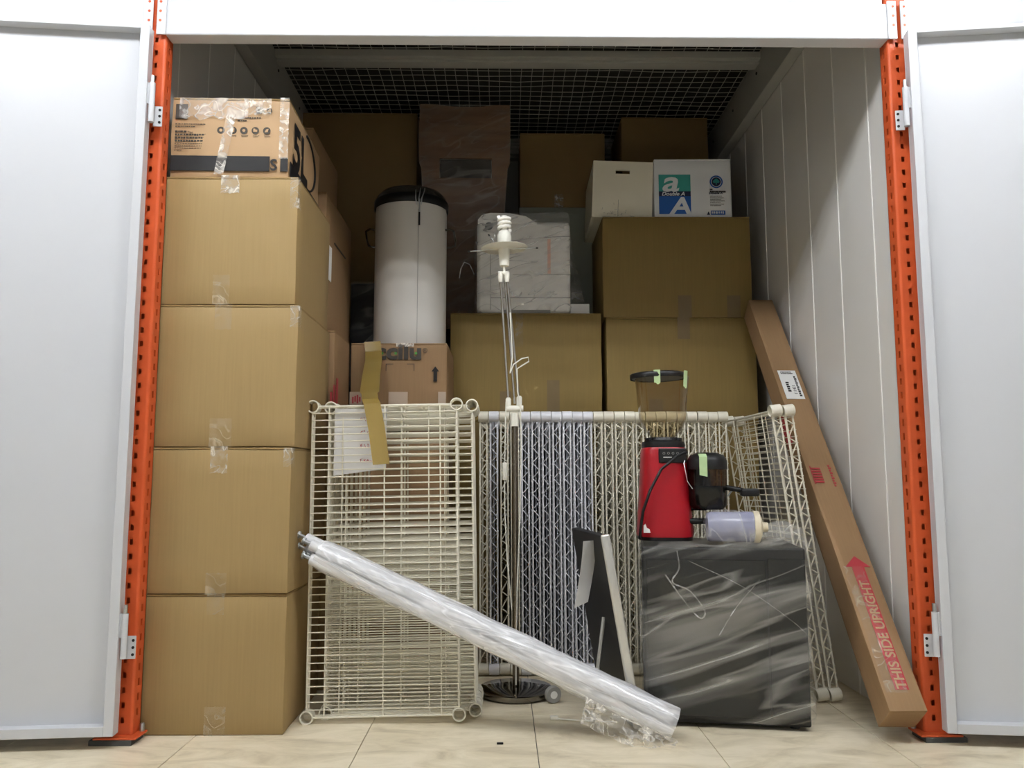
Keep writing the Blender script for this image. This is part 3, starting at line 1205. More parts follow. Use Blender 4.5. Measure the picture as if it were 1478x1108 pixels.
for k in range(16):
    x = rnd.gauss(-.02, .05)
    z = abs(rnd.gauss(.0, .03)) + .006
    l = rnd.uniform(.006, .03)
    a = rnd.uniform(-.5, 2.0)
    b.tube([(x, -D2 - .0004, z), (x + l * math.cos(a), -D2 - .0004, z + l * math.sin(a) * .8)], .0005, 3)
b.tube([(-.02, -D2 - .0004, .005), (-.018, -D2 - .0004, .085)], .0007, 3)
b.build('scuff_marks', 'ink_soft', cr, kind='stuff')

pb = carton('paper_box', 'white printed copy paper box with teal and blue letter logo', .700, 1.052, 3.625, 3.86, ZT, 2.182, 'box_white', R(-1.2), flap='box_white', seed=97, jit=.001, bulge=.002)
w, d, h = pb['hw'], pb['hd'], pb['h']
Y = -d - .0036
lx0, lx1 = -.156, -.010          # logo block
b = MB()
b.prism([(lx0, .125), (lx1, .125), (lx1, .205), (lx0, .205)], Y, Y + .0006)
b.build('teal_block', 'teal', pb, smooth=False)
b = MB()
b.prism([(lx0, .018), (lx1, .018), (lx1, .102), (lx0, .102)], Y, Y + .0006)
b.build('blue_block', 'blue', pb, smooth=False)
b = MB()
b.prism([(lx0, .102), (lx1, .102), (lx1, .125), (lx0, .125)], Y - .0002, Y + .0006)
b.build('navy_band', 'navy', pb, smooth=False)
text('logo_small_letter', 'a', .140, 'mark_white', pb, front(lx0 + .012, Y - .0008, .1265), bold=.0025, shear=.18, sx=1.3)
text('logo_capital_letter', 'A', .112, 'mark_white', pb, front(lx0 + .050, Y - .0008, .0182), bold=.003, shear=.12, sx=1.25)
text('brand_lettering', 'Double A', .024, 'mark_white', pb, front(lx0 + .012, Y - .0008, .1055), bold=.0006, shear=.25, sx=1.12)
cx, cz = .108, .170
disc('seal_ring', cx, cz, .030, Y, 'blue', pb, 32, .024)
disc('seal_disc', cx, cz, .021, Y, 'navy', pb, 28)
b = MB()
for (ax, az, ar) in ((0, .006, .009), (-.008, .001, .007), (.008, .001, .007)):
    b.prism(circle(cx + ax, cz + az, ar, 14), Y - .0006, Y)
b.box(cx - .002, cx + .002, Y - .0006, Y, cz - .014, cz)
b.build('seal_tree', 'teal', pb, smooth=False)
text('brand_lettering', 'Double A', .0135, 'navy', pb, front(.072, Y, .112), bold=.0004, shear=.25, sx=1.18)
print_rows(pb, .078, .137, (.012, .07), .008, .010, Y, 'ink_soft', gap=.0008, cw=.004)
print_rows(pb, .078, .103, (.055, .06, .05, .062, .045, .06, .05), .0025, .0075, Y, 'ink_soft', gap=.001, cw=.004)
b = MB()
b.box(.080, .146, Y, Y + .0006, .014, .034)
b.build('blue_bar', 'blue', pb, smooth=False)
print_rows(pb, .084, .030, (.054,), .012, .01, Y - .0005, 'mark_white', gap=.003, cw=.008, name='bar_print')
b = MB()
b.prism([(.062, .014), (.076, .014), (.069, .030)], Y, Y + .0006)
b.build('small_logo', 'navy', pb, smooth=False)


# ------------------------------------------------------------------ wire shelves
SL, SW = .93, .452              # collar centre to collar centre


def shelf_meshes(style, m, mw):
    hl, hw = SL / 2, SW / 2
    ro, zt, zb = .0033, .013, -.013
    fr = MB()
    for z in (zt, zb):
        for s in (-1, 1):
            fr.tube([(-hl + .018, s * hw, z), (hl - .018, s * hw, z)], ro, 6)
            fr.tube([(s * hl, -hw + .018, z), (s * hl, hw - .018, z)], ro, 6)
    tr = MB()

    def zig(p0, d, L):
        per = .062 if style == 'cream' else .056
        n_ = int(L / per)
        per = L / n_
        pts = []
        for k in range(n_):
            a = k * per
            if style == 'cream':
                seq = ((0, zb), (.10, zb + .004), (.60, zt - .004), (.70, zt), (.86, zt - .012), (.93, zb + .009))
            else:
                seq = ((0, zb), (.5, zt))
            for (f, z) in seq:
                pts.append(Vector(p0) + Vector(d) * (a + f * per) + Vector((0, 0, z)))
        pts.append(Vector(p0) + Vector(d) * L + Vector((0, 0, zb)))
        tr.tube(pts, .0022, 5)
    for s in (-1, 1):
        zig((-hl + .03, s * hw, 0), (1, 0, 0), SL - .06)
        zig((s * hl, -hw + .03, 0), (0, 1, 0), SW - .06)
    wi = MB()
    n_ = 42
    for k in range(1, n_):
        x = -hl + SL * k / n_
        wi.tube([(x, -hw - .001, zt + .004), (x, hw + .001, zt + .004)], .0019, 5)
    for y in (-.385 * SW, 0, .385 * SW):
        wi.tube([(-hl, y, zt + .0005), (hl, y, zt + .0005)], .0024, 5)
    for y in (-.30 * SW, .30 * SW):
        wi.tube([(-hl, y, zb), (hl, y, zb)], .0022, 5)
    co_ = MB()
    co_.lathe([(.0185, -.0192), (.0205, -.018), (.0205, .018), (.0185, .0192), (.0165, .0185), (.0165, -.0185), (.0185, -.0192)], 20)
    li = None
    if style == 'lilac':
        li = MB()
        li.box(-hl + .02, hl - .02, -hw + .006, hw - .006, -.002, .0015)
    return dict(frame=fr.mesh('frame', m), truss=tr.mesh('truss', mw), wire_grid=wi.mesh('wire_grid', mw),
                collar=co_.mesh('collar', m, angle=50), liner=li.mesh('liner', 'lilac_liner', False) if li else None)


SM = {'cream': shelf_meshes('cream', 'cream', 'cream_wire'), 'lilac': shelf_meshes('lilac', 'lilac', 'lilac')}


def shelf(style, label, M, group=None):
    t = thing('wire_shelf', label, 'shelf', group=group)
    place(t, M)
    ms = SM[style]
    link('frame', ms['frame'], t)
    link('truss', ms['truss'], t)
    link('wire_grid', ms['wire_grid'], t, 'stuff')
    if ms['liner']:
        link('liner', ms['liner'], t)
    for sx in (-1, 1):
        for sy in (-1, 1):
            c_ = link('collar', ms['collar'], t)
            c_.location = (sx * SL / 2, sy * SW / 2, 0)
    return t


def place(o, M):
    o.rotation_mode = 'QUATERNION'
    o.location = M.to_translation()
    o.rotation_quaternion = M.to_quaternion()


def axes(o, ex, ey, ez):
    M = Matrix.Identity(4)
    for k, e in enumerate((ex, ey, ez)):
        e = Vector(e).normalized()
        for r_ in range(3):
            M[r_][k] = e[r_]
    for r_ in range(3):
        M[r_][3] = o[r_]
    return M


def upright(base, ex, ey, style, label, group=None):
    """base: middle of the lower edge (collar centres); ex up along the length, ey along the width"""
    ex, ey = Vector(ex).normalized(), Vector(ey).normalized()
    ey = (ey - ex * ex.dot(ey)).normalized()
    ez = ex.cross(ey)
    o = Vector(base) + ex * SL / 2
    return shelf(style, label, axes(o, ex, ey, ez), group)


# shelves facing the viewer: width along x, tops leaning back a little
lean = Vector((-.018, .055, .93))
NTH = ('third', 'fourth', 'fifth', 'sixth', 'rearmost')
labs = ['foremost cream wire shelf facing out, the tube bundle leaning across it',
        'cream wire shelf facing out, directly behind the foremost one and shifted sideways from it',
        ] + ['cream wire shelf facing out, %s in the upright set by the tan stack' % q for q in NTH]
for k in range(7):
    dx, yy = (-.353, 2.535) if k == 0 else (-.309 + .003 * (k % 2), 2.540 + .042 * k)
    upright((dx, yy, .0215), lean, Vector((-1, 0, -.012 if k == 0 else 0)), 'cream', labs[k])

# row seen edge-on
PIT = .0397
own = {0: 'cream wire shelf edge-on, starting the row beside the outward facing set',
       1: 'lone lilac wire shelf edge-on between cream ones near the lamp pole',
       2: 'cream wire shelf edge-on between the lilac ones, behind the lamp cord',
       3: 'cream wire shelf edge-on between the lilac ones, behind the lamp cord',
       11: 'cream wire shelf edge-on, touching the last of the lilac run',
       23: 'cream wire shelf edge-on, ending the row next to the slanted pair'}
for k in range(24):
    x = -.072 + k * PIT
    st = 'lilac' if k in (1, 4, 5, 6, 7, 8, 9, 10) else 'cream'
    rx = random.Random(k)
    upright((x + .004, 3.105 + SW / 2 + rx.uniform(-.004, .004), .0215 + rx.uniform(0, .0015)), (-.004, .004, .93), (0, 1, 0) if st == 'lilac' else (0, -1, 0), st,
            own.get(k, 'greyish lilac wire shelf standing edge-on within the lilac run of the row' if st == 'lilac' else 'cream wire shelf standing edge-on in the unbroken cream run of the row'),
            'lilac wire shelves in the row' if st == 'lilac' else 'cream wire shelves in the row')
# two standing askew at the end of the row, near the wall
wdir = Vector((-.035, .45, 0)).normalized()
for k in range(2):
    near = Vector((1.036 + .043 * k, 2.735, .022))
    base = near + wdir * SW / 2
    upright(base, (-.115, .006, .92), -wdir, 'cream',
            ('cream wire shelf standing askew, on the grinder side of the slanted pair',
             'cream wire shelf standing askew, closest to the long leaning carton')[k])

# folded paper with red handwriting tucked between the front shelves
pp = thing('paper_sheet', 'white paper with red handwriting tucked behind the foremost wire shelf', 'paper', (-.42, 2.5985, .74))
b = MB()
b.sheet(lambda u, v: (-.112 + .165 * u, .0 + .0015 * math.sin(v * 3), -.01 + .022 * u + (.212 - .022 * u) * v), 6, 6, .0006)
b.build('sheet', 'paper', pp)
rnd = random.Random(12)
b = MB()
for r_, z in enumerate((.17, .13, .085, .04)):
    for k in range(4):
        x = -.03 + k * .011
        for q in range(3):
            b.tube([(x + rnd.uniform(0, .008), -.0022, z + rnd.uniform(-.008, .006)), (x + rnd.uniform(0, .008), -.0022, z + rnd.uniform(-.008, .006))], .0009, 3)
b.build('red_handwriting', 'ink_red', pp)

# strip of brown packing tape from the shoe carton to the front shelf
tp = thing('packing_tape_strip', 'loose brown packing tape strip running from the shoe carton over the front shelves', 'tape', (-.45, 2.9, 0))
path = [Vector((-.512, 3.186, 1.255)), Vector((-.506, 3.180, 1.215)), Vector((-.492, 3.10, 1.17)), Vector((-.468, 2.90, 1.085)),
        Vector((-.440, 2.70, 1.005)), Vector((-.420, 2.585, .972)), Vector((-.408, 2.553, .955)), Vector((-.392, 2.549, .88)), Vector((-.373, 2.538, .765))]


def tape_fn(u, v):
    f = v * (len(path) - 1)
    i = min(int(f), len(path) - 2)
    p = path[i].lerp(path[i + 1], f - i)
    wdt = .064 if p.y > 2.7 else .052
    return (p.x + (u - .5) * wdt + .45, p.y - 2.9 + .002 * math.sin(u * 3.1), p.z + (u - .5) * .004)


b = MB()
b.sheet(tape_fn, 4, 40, .0004)
b.build('strip', 'brown_tape', tp)

# ------------------------------------------------------------------ floor lamp without shade
lp = thing('floor_lamp', 'bare floor lamp with chrome rods, spiral bulb and round mirrored base', 'floor lamp', (.047, 2.84, 0))
b = MB()
b.lathe([(0, 0), (.112, 0), (.122, .006), (.127, .014), (.127, .022), (.120, .027), (.05, .030), (0, .031)], 56)
b.build('base', 'chrome_dark', lp, angle=50)
b = MB()
b.tube([(0, 0, .028), (-.004, 0, .91)], .0115, 14)
b.build('pole', 'bronze', lp)
b = MB()
b.lathe([(0, 0), (.015, 0), (.016, .012), (.0135, .045), (0, .047)], 14, Matrix.Translation((-.004, 0, .90)))
b.tube([(-.036, 0, .962), (.026, 0, .962)], .0115, 12)
b.lathe([(0, 0), (.0095, 0), (.0095, .03), (.006, .036), (0, .036)], 12, Matrix.Translation((-.026, 0, .965)))
b.lathe([(0, 0), (.0095, 0), (.0095, .036), (.006, .042), (0, .042)], 12, Matrix.Translation((.012, 0, .965)))
b.build('lower_joint', 'lamp_white', lp)
for (xa, xb, zt) in ((-.026, -.054, 1.43), (.012, -.031, 1.43), (-.004, -.040, 1.455)):
    b = MB()
    b.tube([(xa, .004 if xa == -.004 else 0, .98), (xb, .004 if xa == -.004 else 0, zt)], .0048, 10)
    b.build('rod', 'chrome', lp)
b = MB()
for xx in (-.0545, -.031):
    b.lathe([(0, 0), (.007, 0), (.009, .02), (.009, .034), (.004, .038), (0, .038)], 12, Matrix.Translation((xx, 0, 1.412)))
b.tube([(-.062, 0, 1.445), (-.024, 0, 1.445)], .006, 10)
b.build('upper_joint', 'lamp_white', lp)
b = MB()
b.tube([(-.041, 0, 1.44), (-.041, 0, 1.475)], .005, 8)
b.lathe([(0, 0), (.016, 0), (.0175, .008), (.0205, .055), (.0205, .066), (0, .066)], 20, Matrix.Translation((-.041, 0, 1.47)))
b.build('socket', 'lamp_white', lp, angle=50)
b = MB()
b.lathe([(.018, .0), (.082, .004), (.083, .006), (.018, .004)], 40, Matrix.Translation((-.041, 0, 1.530)) @ Matrix.Rotation(R(-3), 4, 'Y'))
b.build('ring_plate', 'lamp_white', lp, angle=60)
b = MB()
b.lathe([(0, 0), (.017, 0), (.018, .01), (.024, .022), (.025, .040), (.019, .058), (0, .062)], 24, Matrix.Translation((-.041, 0, 1.538)))
b.build('bulb_base', 'lamp_white', lp, angle=60)
b = MB()
hel = [(-.041 + .0195 * math.cos(t_), .0195 * math.sin(t_), 1.600 + .050 * t_ / (7 * math.pi)) for t_ in [k * math.pi / 8 for k in range(57)]]
b.tube(hel, .0062, 8)
b.tube([(-.041, 0, 1.595), (-.041, 0, 1.652)], .012, 10)
b.build('spiral_bulb', 'bulb', lp)
for (a, ln, dz) in ((R(195), .125, -.012), (R(-12), .115, .002), (R(150), .06, .05)):
    b = MB()
    p0 = Vector((-.041 + .02 * math.cos(a), .02 * math.sin(a) * .3, 1.532))
    p1 = Vector((-.041 + ln * math.cos(a), ln * math.sin(a) * .3, 1.532 + dz))
    b.tube([p0, p1], .0018, 6)
    ar = b.build('shade_arm', 'zinc', lp)
    c_ = MB()
    c_.tube([p1, p1 + (p1 - p0).normalized() * .008], .0032, 6)
    c_.build('arm_tip', 'black', ar)
# cord with loop and inline switch
b = MB()
cp = [(-.020, -.012, 1.30), (-.012, -.014, 1.14), (-.02, -.016, 1.085), (-.008, -.02, 1.115), (.02, -.022, 1.135), (.043, -.022, 1.14), (.045, -.022, 1.125), (.02, -.02, 1.11), (.004, -.016, 1.10), (.006, -.014, 1.02), (.016, -.014, .97), (.018, -.014, .85), (.014, -.013, .60), (.004, -.013, .35), (.0, -.0135, .12), (.0, -.0135, .036)]
b.tube(cp, .0024, 6)
b.tube([(-.034, -.012, .985), (-.036, -.014, .93), (-.038, -.014, .80), (-.039, -.014, .775)], .0022, 6)
b.tube([(-.039, -.014, .72), (-.038, -.014, .60), (-.03, -.014, .45), (-.014, -.012, .28)], .0022, 6)
b.build('cord', 'lamp_white', lp)
b = MB()
b.rbox(-.047, -.031, -.022, -.006, .715, .775, r=.003, n=1)
b.build('inline_switch', 'lamp_white', lp, angle=60)

# ------------------------------------------------------------------ bundle of white tubes in film
A = Vector((-.572, 2.490, .513))
B = Vector((.462, 2.362, .052))
ax = (B - A).normalized()
sdv = Vector((0, 1, 0)) - ax * ax.y
sdv.normalize()
upv = sdv.cross(ax)
if upv.z < 0:
    upv = -upv
tb = thing('tube_bundle', 'bundle of white shelf tubes in crinkled stretch film leaning on the front wire shelf', 'tube bundle', (B.x, B.y, 0))
off = Vector((B.x, B.y, 0))
slots = [(-.022, .014, 0), (.016, .020, -.03), (.0, -.019, .012), (.032, -.012, -.02), (-.030, -.022, .02)]
for (a_, c_, e_) in slots:
    o_ = sdv * a_ * .7 + upv * c_
    b = MB()
    p0, p1 = A + o_ + ax * e_ - off, B + o_ + ax * e_ * .6 - off
    b.tube([p0, p1], .0165, 14)
    po = b.build('tube', 'steel_white_tube', tb)
    b = MB()
    b.tube([p0 - ax * .004, p0 - ax * .022], .0065, 8)
    b.tube([p0 - ax * .022, p0 - ax * .028], .012, 8)
    b.build('levelling_foot', 'zinc', po)
b = MB()
rings = []
NS = 46
for i in range(NS + 1):
    f = i / NS
    c_ = A.lerp(B, f) + ax * (.030 - .012 * f) - off
    ring = []
    for k in range(20):
        a = 2 * math.pi * k / 20
        rr = 1 + .13 * noise.noise(Vector((math.cos(a) * 2.2, math.sin(a) * 2.2, f * 11)))
        if i in (0,):
            rr *= .92
        ring.append(c_ + sdv * math.cos(a) * .045 * rr + upv * math.sin(a) * .045 * rr)
    rings.append(ring)
b.loft(rings, caps=False)
b.build('stretch_film', 'wrap_dense', tb, angle=80)
b = MB()


def scrap(u, v):
    p = A.lerp(B, .78 + .24 * u) - off
    z = max(.002, p.z - .035 - .06 * v - .012 * noise.noise(Vector((u * 7, v * 5, 2))))
    return (p.x - .02 * v, p.y - .035 - .035 * v + .02 * noise.noise(Vector((u * 6, v * 6, 7))), z)


b.sheet(scrap, 20, 10)
b.build('film_scrap', 'clear_tape', tb)

# ------------------------------------------------------------------ black appliance in film
rz = R(-9)
ap = thing('boxed_oven', 'black oven-like appliance wrapped in clear film, carrying the red grinder', 'oven', (.684, 2.645, 0), (0, 0, rz))
hw, hd, hh = .236, .185, .518
b = MB()
b.rbox(-hw, hw, -hd, hd, .012, hh, r=.006)
b.build('body', 'black', ap, smooth=False)
b = MB()
b.rbox(-hw + .012, hw - .115, -hd - .012, -hd, .035, hh - .035, r=.003)
dr = b.build('door', 'black_gloss', ap, smooth=False)
b = MB()
b.rbox(-hw + .05, hw - .15, -hd - .0135, -hd - .0118, .09, hh - .085, r=.0006)
b.build('door_window', 'oven_glass', dr, smooth=False)
b = MB()
b.rbox(hw - .108, hw - .004, -hd - .010, -hd, .035, hh - .03, r=.003)
b.build('control_panel', 'black_gloss', ap, smooth=False)
for s in (-1, 1):
    for q in (-1, 1):
        b = MB()
        b.lathe([(0, 0), (.014, 0), (.016, .012), (0, .012)], 12, Matrix.Translation((s * (hw - .04), q * (hd - .04), 0)))
        b.build('foot', 'rubber', ap)
b = MB()
b.rbox(-hw - .010, hw + .010, -hd - .026, hd + .008, .02, hh + .012, r=.02, n=16, jit=.013, seed=14)
b.build('stretch_film', 'wrap_appliance', ap)
# twisted film folds on the front
def curve(pts, k=6):
    P = [Vector(p) for p in pts]
    P = [P[0] * 2 - P[1]] + P + [P[-1] * 2 - P[-2]]
    out = []
    for i in range(1, len(P) - 2):
        a, b_, c_, d_ = P[i - 1:i + 3]
        for q in range(k):
            t = q / k
            out.append(.5 * (2 * b_ + (c_ - a) * t + (2 * a - 5 * b_ + 4 * c_ - d_) * t * t + (3 * b_ - a - 3 * c_ + d_) * t ** 3))
    out.append(P[-2])
    return out


for (pts, r_) in (([(-.135, -.222, .51), (-.13, -.226, .46), (-.15, -.226, .42), (-.10, -.230, .395), (-.06, -.232, .34), (-.075, -.23, .32), (-.12, -.228, .37), (-.17, -.222, .44)], .0022),
                  ([(-.10, -.214, .48), (.05, -.222, .41), (.18, -.222, .32), (.235, -.216, .27)], .0012),
                  ([(.10, -.216, .43), (.03, -.222, .35), (-.02, -.222, .27)], .0012)):
    b = MB()
    b.tube(curve(pts), r_, 5)
    b.build('film_fold', 'wrap', ap)
# raised tent of film at the wall-side top corner
b = MB()
b.sheet(lambda u, v: (.10 + .155 * u, -.19 + .15 * v + .01 * noise.noise(Vector((u * 4, v * 4, 0))), .515 + .075 * v * math.sin(math.pi * min(1, .25 + .6 * (1 - u))) + .004 * noise.noise(Vector((u * 8, v * 8, 2)))), 12, 12)
b.build('film_tent', 'wrap_appliance', ap)

# canister lying on the appliance, under the film
cn = thing('clear_canister', 'lilac canister with beige cap lying on the wrapped black appliance', 'canister', (.710, 2.492, .577), (0, R(90), R(-8)))
b = MB()
b.lathe([(0, -.09), (.040, -.09), (.044, -.082), (.046, .04), (.044, .05)], 32)
b.build('body', 'canister', cn, angle=50)
b = MB()
b.lathe([(.044, .045), (.048, .046), (.048, .062), (.03, .070), (.014, .072), (.014, .088), (0, .088)], 32)
b.build('cap', 'beige_cap', cn, angle=50)
b = MB()
b.rbox(-.047, .052, -.052, .045, -.10, .055, r=.03, n=8, jit=.006, seed=31)
b.build('stretch_film', 'wrap', cn)

# ------------------------------------------------------------------ monitor-like slab leaning beside the appliance
mo = thing('flat_monitor', 'black flat monitor with silver edge leaning beside the wrapped appliance', 'monitor', (.392, 2.435, .0), (0, R(-9.5), R(9)))
b = MB()
b.rbox(-.012, .012, .004, .36, .012, .565, r=.004)
b.build('back_shell', 'black', mo, smooth=False)
b = MB()
b.rbox(-.014, .014, -.010, .004, .012, .568, r=.006, n=2)
b.build('silver_edge', 'silver', mo, angle=50)
b = MB()
b.rbox(.012, .0145, .012, .35, .03, .55, r=.001)
b.build('screen', 'black_gloss', mo, smooth=False)
b = MB()
b.tube([(-.014, .12, .31), (-.105, .10, .04)], .006, 8)
b.tube([(-.105, .05, .036), (-.105, .17, .036)], .006, 8)
b.build('stand', 'silver', mo)
ps = thing('paper_sheet', 'curled white paper sheet hanging on the back of the black monitor', 'paper', (.262, 2.50, .34))
b = MB()
b.sheet(lambda u, v: (-.048 + .045 * u + .022 * v - .012 * (1 - v) ** 2 * 0 + .01 * math.sin(v * 2.4), -.02 + .04 * u + .02 * math.sin(v * 3), .012 * u * (1 - v) + .195 * v), 6, 16, .0006)
b.build('sheet', 'paper', ps)

# ------------------------------------------------------------------ coffee grinder
gr = thing('coffee_grinder', 'red coffee grinder with clear bean hopper and black doser', 'grinder', (.516, 2.625, .531), (0, 0, R(-4)))
gr.scale = (1, 1, .91)


def sup(rx, ry, z, n=36, e=3.2, cx=0, cy=0):
    out = []
    for k in range(n):
        a = 2 * math.pi * k / n
        c_, s_ = math.cos(a), math.sin(a)
        out.append(Vector((cx + rx * math.copysign(abs(c_) ** (2 / e), c_), cy + ry * math.copysign(abs(s_) ** (2 / e), s_), z)))
    return out


b = MB()
b.loft([sup(.086, .095, .012), sup(.087, .096, .03), sup(.083, .092, .09), sup(.077, .085, .18), sup(.072, .080, .27), sup(.070, .078, .306), sup(.066, .074, .316)])
b.build('body', 'red', gr, angle=50)
b = MB()
b.loft([sup(.084, .093, 0), sup(.084, .093, .013)])
b.build('base', 'black', gr, angle=50)
b = MB()
b.loft([sup(.066, .070, .314, e=2.4), sup(.069, .072, .324, e=2.4), sup(.066, .070, .336, e=2.4), sup(.05, .05, .342, e=2), sup(.046, .046, .352, e=2)])
for a in (R(-60), R(60), R(180)):
    b.rbox(-.012, .012, -.006, .006, .330, .350, r=.002, M=Matrix.Rotation(a, 4, 'Z') @ Matrix.Translation((0, -.055, 0)))
b.build('hopper_collar', 'black', gr, angle=50)
b = MB()
b.lathe([(.030, .345), (.040, .357), (.062, .385), (.074, .415), (.0765, .435), (.077, .46), (.083, .53), (.0875, .566)], 44)
b.build('hopper', 'hopper_glass', gr, angle=70)
b = MB()
b.lathe([(.030, .345), (.020, .350), (0, .352)], 24)
b.build('hopper_floor', 'black', gr)
b = MB()
b.lathe([(.089, .560), (.090, .564), (.090, .576), (.086, .580), (.04, .582), (0, .582)], 44, Matrix.Rotation(R(-1.2), 4, 'Y'))
b.lathe([(.084, .562), (0, .562)], 44, Matrix.Rotation(R(-1.2), 4, 'Y'))
b.build('hopper_lid', 'black', gr, angle=50)
for (a, l) in ((R(-106), .044), (R(-42), .056)):
    b = MB()

    def gt(u, v, a=a, l=l):
        z = .582 - l * v - (.006 if (v > .99 and .3 < u < .8) else 0)
        r_ = .0925 - .004 * v
        an = a + (u - .5) * .22
        return (r_ * math.cos(an), r_ * math.sin(an), z)
    b.sheet(gt, 4, 8, .0005)
    b.build('masking_tape', 'green_tape', gr, label='pale green masking tape')
b = MB()
b.rbox(-.024, .062, -.083, -.070, .262, .312, r=.003)
pn = b.build('control_panel', 'black', gr, smooth=False)
b = MB()
b.box(-.010, .016, -.0842, -.083, .280, .283)
b.build('panel_mark', 'panel_text', pn, smooth=False)
for k in range(4):
    disc('panel_button', -.008 + k * .014, .295, .004, -.0838, 'ptr_grey', pn, 14, .003)
# doser on the right
dx, dy = .128, -.055
b = MB()
b.lathe([(0, .105), (.045, .105), (.058, .12), (.060, .185)], 36, Matrix.Translation((dx, dy, 0)))
b.rbox(.05, .13, -.045, .03, .10, .26, r=.006)
b.build('doser_chamber', 'black_gloss', gr, angle=45)
b = MB()
b.lathe([(.0595, .185), (.0595, .245)], 36, Matrix.Translation((dx, dy, 0)))
b.build('doser_cup', 'smoke_plastic', gr)
b = MB()
b.lathe([(0, .185), (.012, .185), (.010, .225), (.004, .240), (0, .242)], 18, Matrix.Translation((dx, dy, 0)))
b.build('doser_star', 'black', gr)
b = MB()
b.lathe([(.0605, .240), (.062, .244), (.061, .270), (.052, .288), (.03, .297), (0, .299)], 36, Matrix.Translation((dx, dy, 0)))
b.build('doser_lid', 'black', gr, angle=50)
b = MB()


def gt2(u, v):
    s = v * .092
    x = dx - .022 + (u - .5) * .024
    if s < .03:
        return (x, dy - .045 - s * .6, .292 - s * .35)
    return (x, dy - .0635 + .0005, .283 - (s - .03) * 1.0 - (.006 * u if v > .99 else 0))


b.sheet(gt2, 4, 12, .0005)
b.build('masking_tape', 'green_tape', gr, label='pale green masking tape')
b = MB()
b.tube([(dx + .05, dy - .01, .180), (dx + .09, dy - .02, .172), (dx + .115, dy - .025, .165)], .009, 10)
b.rbox(dx + .095, dx + .150, dy - .045, dy - .010, .150, .176, r=.006, n=1)
b.build('dosing_lever', 'black', gr, angle=50)
b = MB()
b.tube([(dx + .06, dy - .01, .150), (dx + .07, dy - .01, .165), (dx + .078, dy - .014, .172)], .003, 6)
b.build('lever_spring', 'zinc', gr)
b = MB()
b.rbox(.05, .205, -.075, -.035, .056, .074, r=.006, n=1)
b.build('portafilter_rest', 'black', gr, angle=50)
b = MB()
b.tube([(.062, -.085, .30), (.03, -.098, .285), (-.02, -.104, .24), (-.055, -.108, .17), (-.078, -.108, .10), (-.086, -.104, .04), (-.088, -.098, .008)], .0045, 8)
b.build('power_cord', 'black', gr)
b = MB()
b.tube([(.066, -.06, .30), (.052, -.09, .26), (.060, -.098, .20), (.075, -.098, .175)], .0016, 5)
b.build('thin_wire', 'zinc', gr)
b = MB()
b.prism([(-.076, .028), (-.055, .028), (-.058, .040), (-.066, .044), (-.070, .058), (-.076, .052)], -.0965, -.094)
b.build('sticker_remnant', 'label_white', gr, smooth=False)

# ------------------------------------------------------------------ long carton leaning along the wall
P0 = Vector((1.102, 2.325, .064))       # centre line of the foot
P1 = Vector((1.120, 3.52, 1.465))
dirv = (P1 - P0).normalized()
LN = 1.83
exv = Vector((1, 0, 0))
exv = (exv - dirv * exv.dot(dirv)).normalized()
nrm = exv.cross(dirv).normalized()       # faces the viewer / up when negative y
if nrm.y > 0:
    nrm = -nrm
M = axes(P0, exv, -nrm, dirv)
lc = thing('long_carton', 'long narrow brown carton with red upright arrow leaning back along the wall', 'carton')
place(lc, M)
b = MB()
b.rbox(-.0515, .0515, -.05, .05, 0, LN, r=.002, n=6, jit=.0015)
b.build('body', 'kraft', lc)
Y = -.0525
b = MB()
b.prism([(-.016, .06), (.022, .06), (.022, .46), (.042, .46), (.003, .50), (-.036, .46), (-.016, .46)], Y, Y + .001)
b.build('red_arrow', 'ink_red', lc, smooth=False)
text('upright_lettering', 'THIS SIDE UPRIGHT', .040, 'kraft_light', lc, front(.0175, Y - .0006, .062, R(-90)), bold=.0008)
b = MB()
for k in range(6):
    b.box(-.036 + .0, -.006, Y, Y + .001, .80 + k * .012, .807 + k * .012)
b.box(-.040, -.037, Y, Y + .001, .795, .875)
b.build('red_stamp', 'ink_red', lc, smooth=False)
b = MB()
for k in range(9):
    b.box(.024, .030 + .003 * (k % 2), Y, Y + .001, .785 + k * .011, .792 + k * .011)
b.build('red_small_print', 'ink_red', lc, smooth=False)
b = MB()
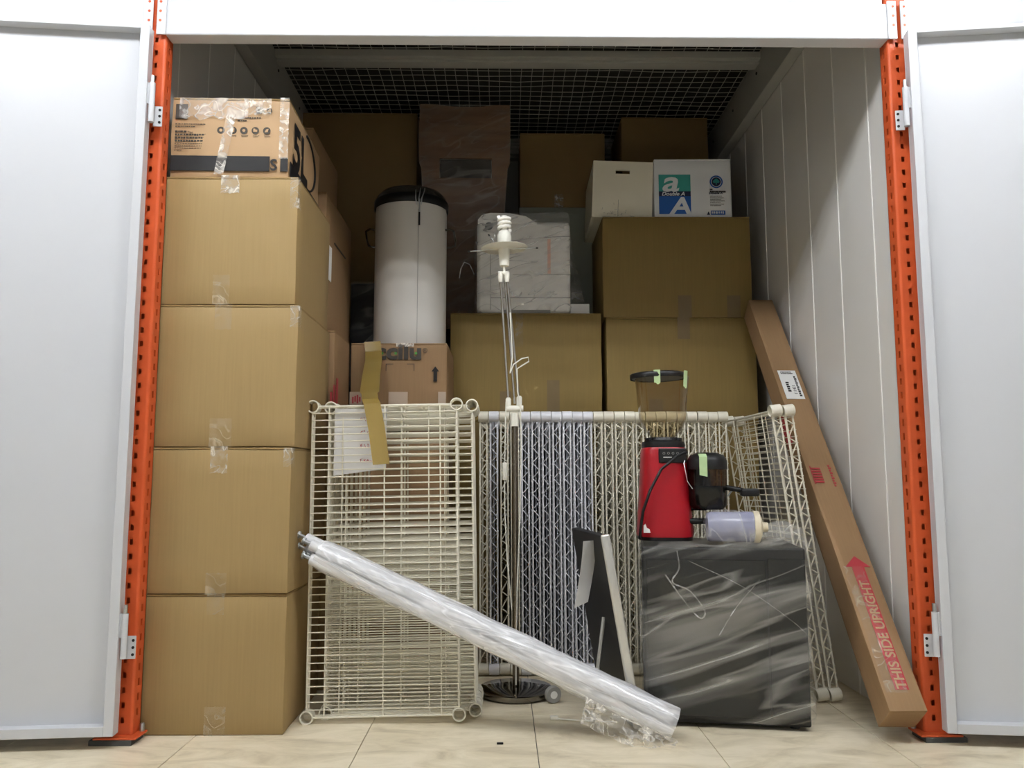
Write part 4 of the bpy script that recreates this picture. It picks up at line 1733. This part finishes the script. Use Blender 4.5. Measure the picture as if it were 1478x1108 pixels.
b.rbox(-.036, .034, Y - .0006, Y, 1.21, 1.37, r=.0002)
lbl = b.build('shipping_label', 'label_white', lc, smooth=False)
print_rows(lbl, -.026, 1.363, (.04, .045), .006, .008, Y - .0012, 'ink', gap=.001, cw=.003)
text('label_digits', '111421', .017, 'ink', lbl, front(.012, Y - .0012, 1.235, R(-90)))
for (xa, xb, za, n_) in ((-.020, -.008, 1.25, 5), (.018, .027, 1.225, 10)):
    b = MB()
    for k in range(n_):
        b.box(xa, xb - .002 * (k % 2), Y - .0014, Y - .0006, za + k * .0115, za + k * .0115 + .008)
    b.build('label_print', 'ink', lbl, smooth=False)
b = MB()
b.box(-.0535, -.0515, -.02, .03, 1.02, 1.20)
b.build('red_side_print', 'ink_red', lc, smooth=False)
tape_sheet(lc, -.015, .05, .46, .06, 'clear_tape_flat', Y - .0016, seed=99)

# ------------------------------------------------------------------ small things on the floor
cb = thing('cable_end', 'white cable with plug end lying on the floor tiles', 'cable', (.145, 2.555, 0))
b = MB()
b.tube([(.02, 0, .004), (.06, -.012, .004), (.12, -.028, .004), (.20, -.035, .004)], .0022, 6)
b.build('cord', 'lamp_white', cb)
b = MB()
b.rbox(0, .024, -.006, .006, .001, .012, r=.002, n=1)
b.build('plug', 'lamp_white', cb, angle=60)
b = thing('black_scrap', 'tiny black scrap lying on the beige floor tile', 'scrap', (-.005, 2.335, 0))
MB().rbox(-.009, .009, -.005, .005, 0, .004, r=.0015, n=1).build('chip', 'ink', b)
wh = thing('caster_wheel', 'grey caster wheel on the floor behind the tube bundle', 'wheel', (.165, 2.74, .027), (R(90), 0, R(20)))
b = MB()
b.lathe([(.012, -.009), (.024, -.010), (.027, -.006), (.027, .006), (.024, .010), (.012, .009)], 24)
b.build('tyre', 'ptr_grey', wh, angle=50)
b = MB()
b.lathe([(0, -.010), (.012, -.010), (.012, .010), (0, .010)], 16)
b.build('hub', 'label_white', wh, angle=50)
for o in bpy.data.objects:
    for k in ('hw', 'hd', 'h'):
        if k in o:
            del o[k]
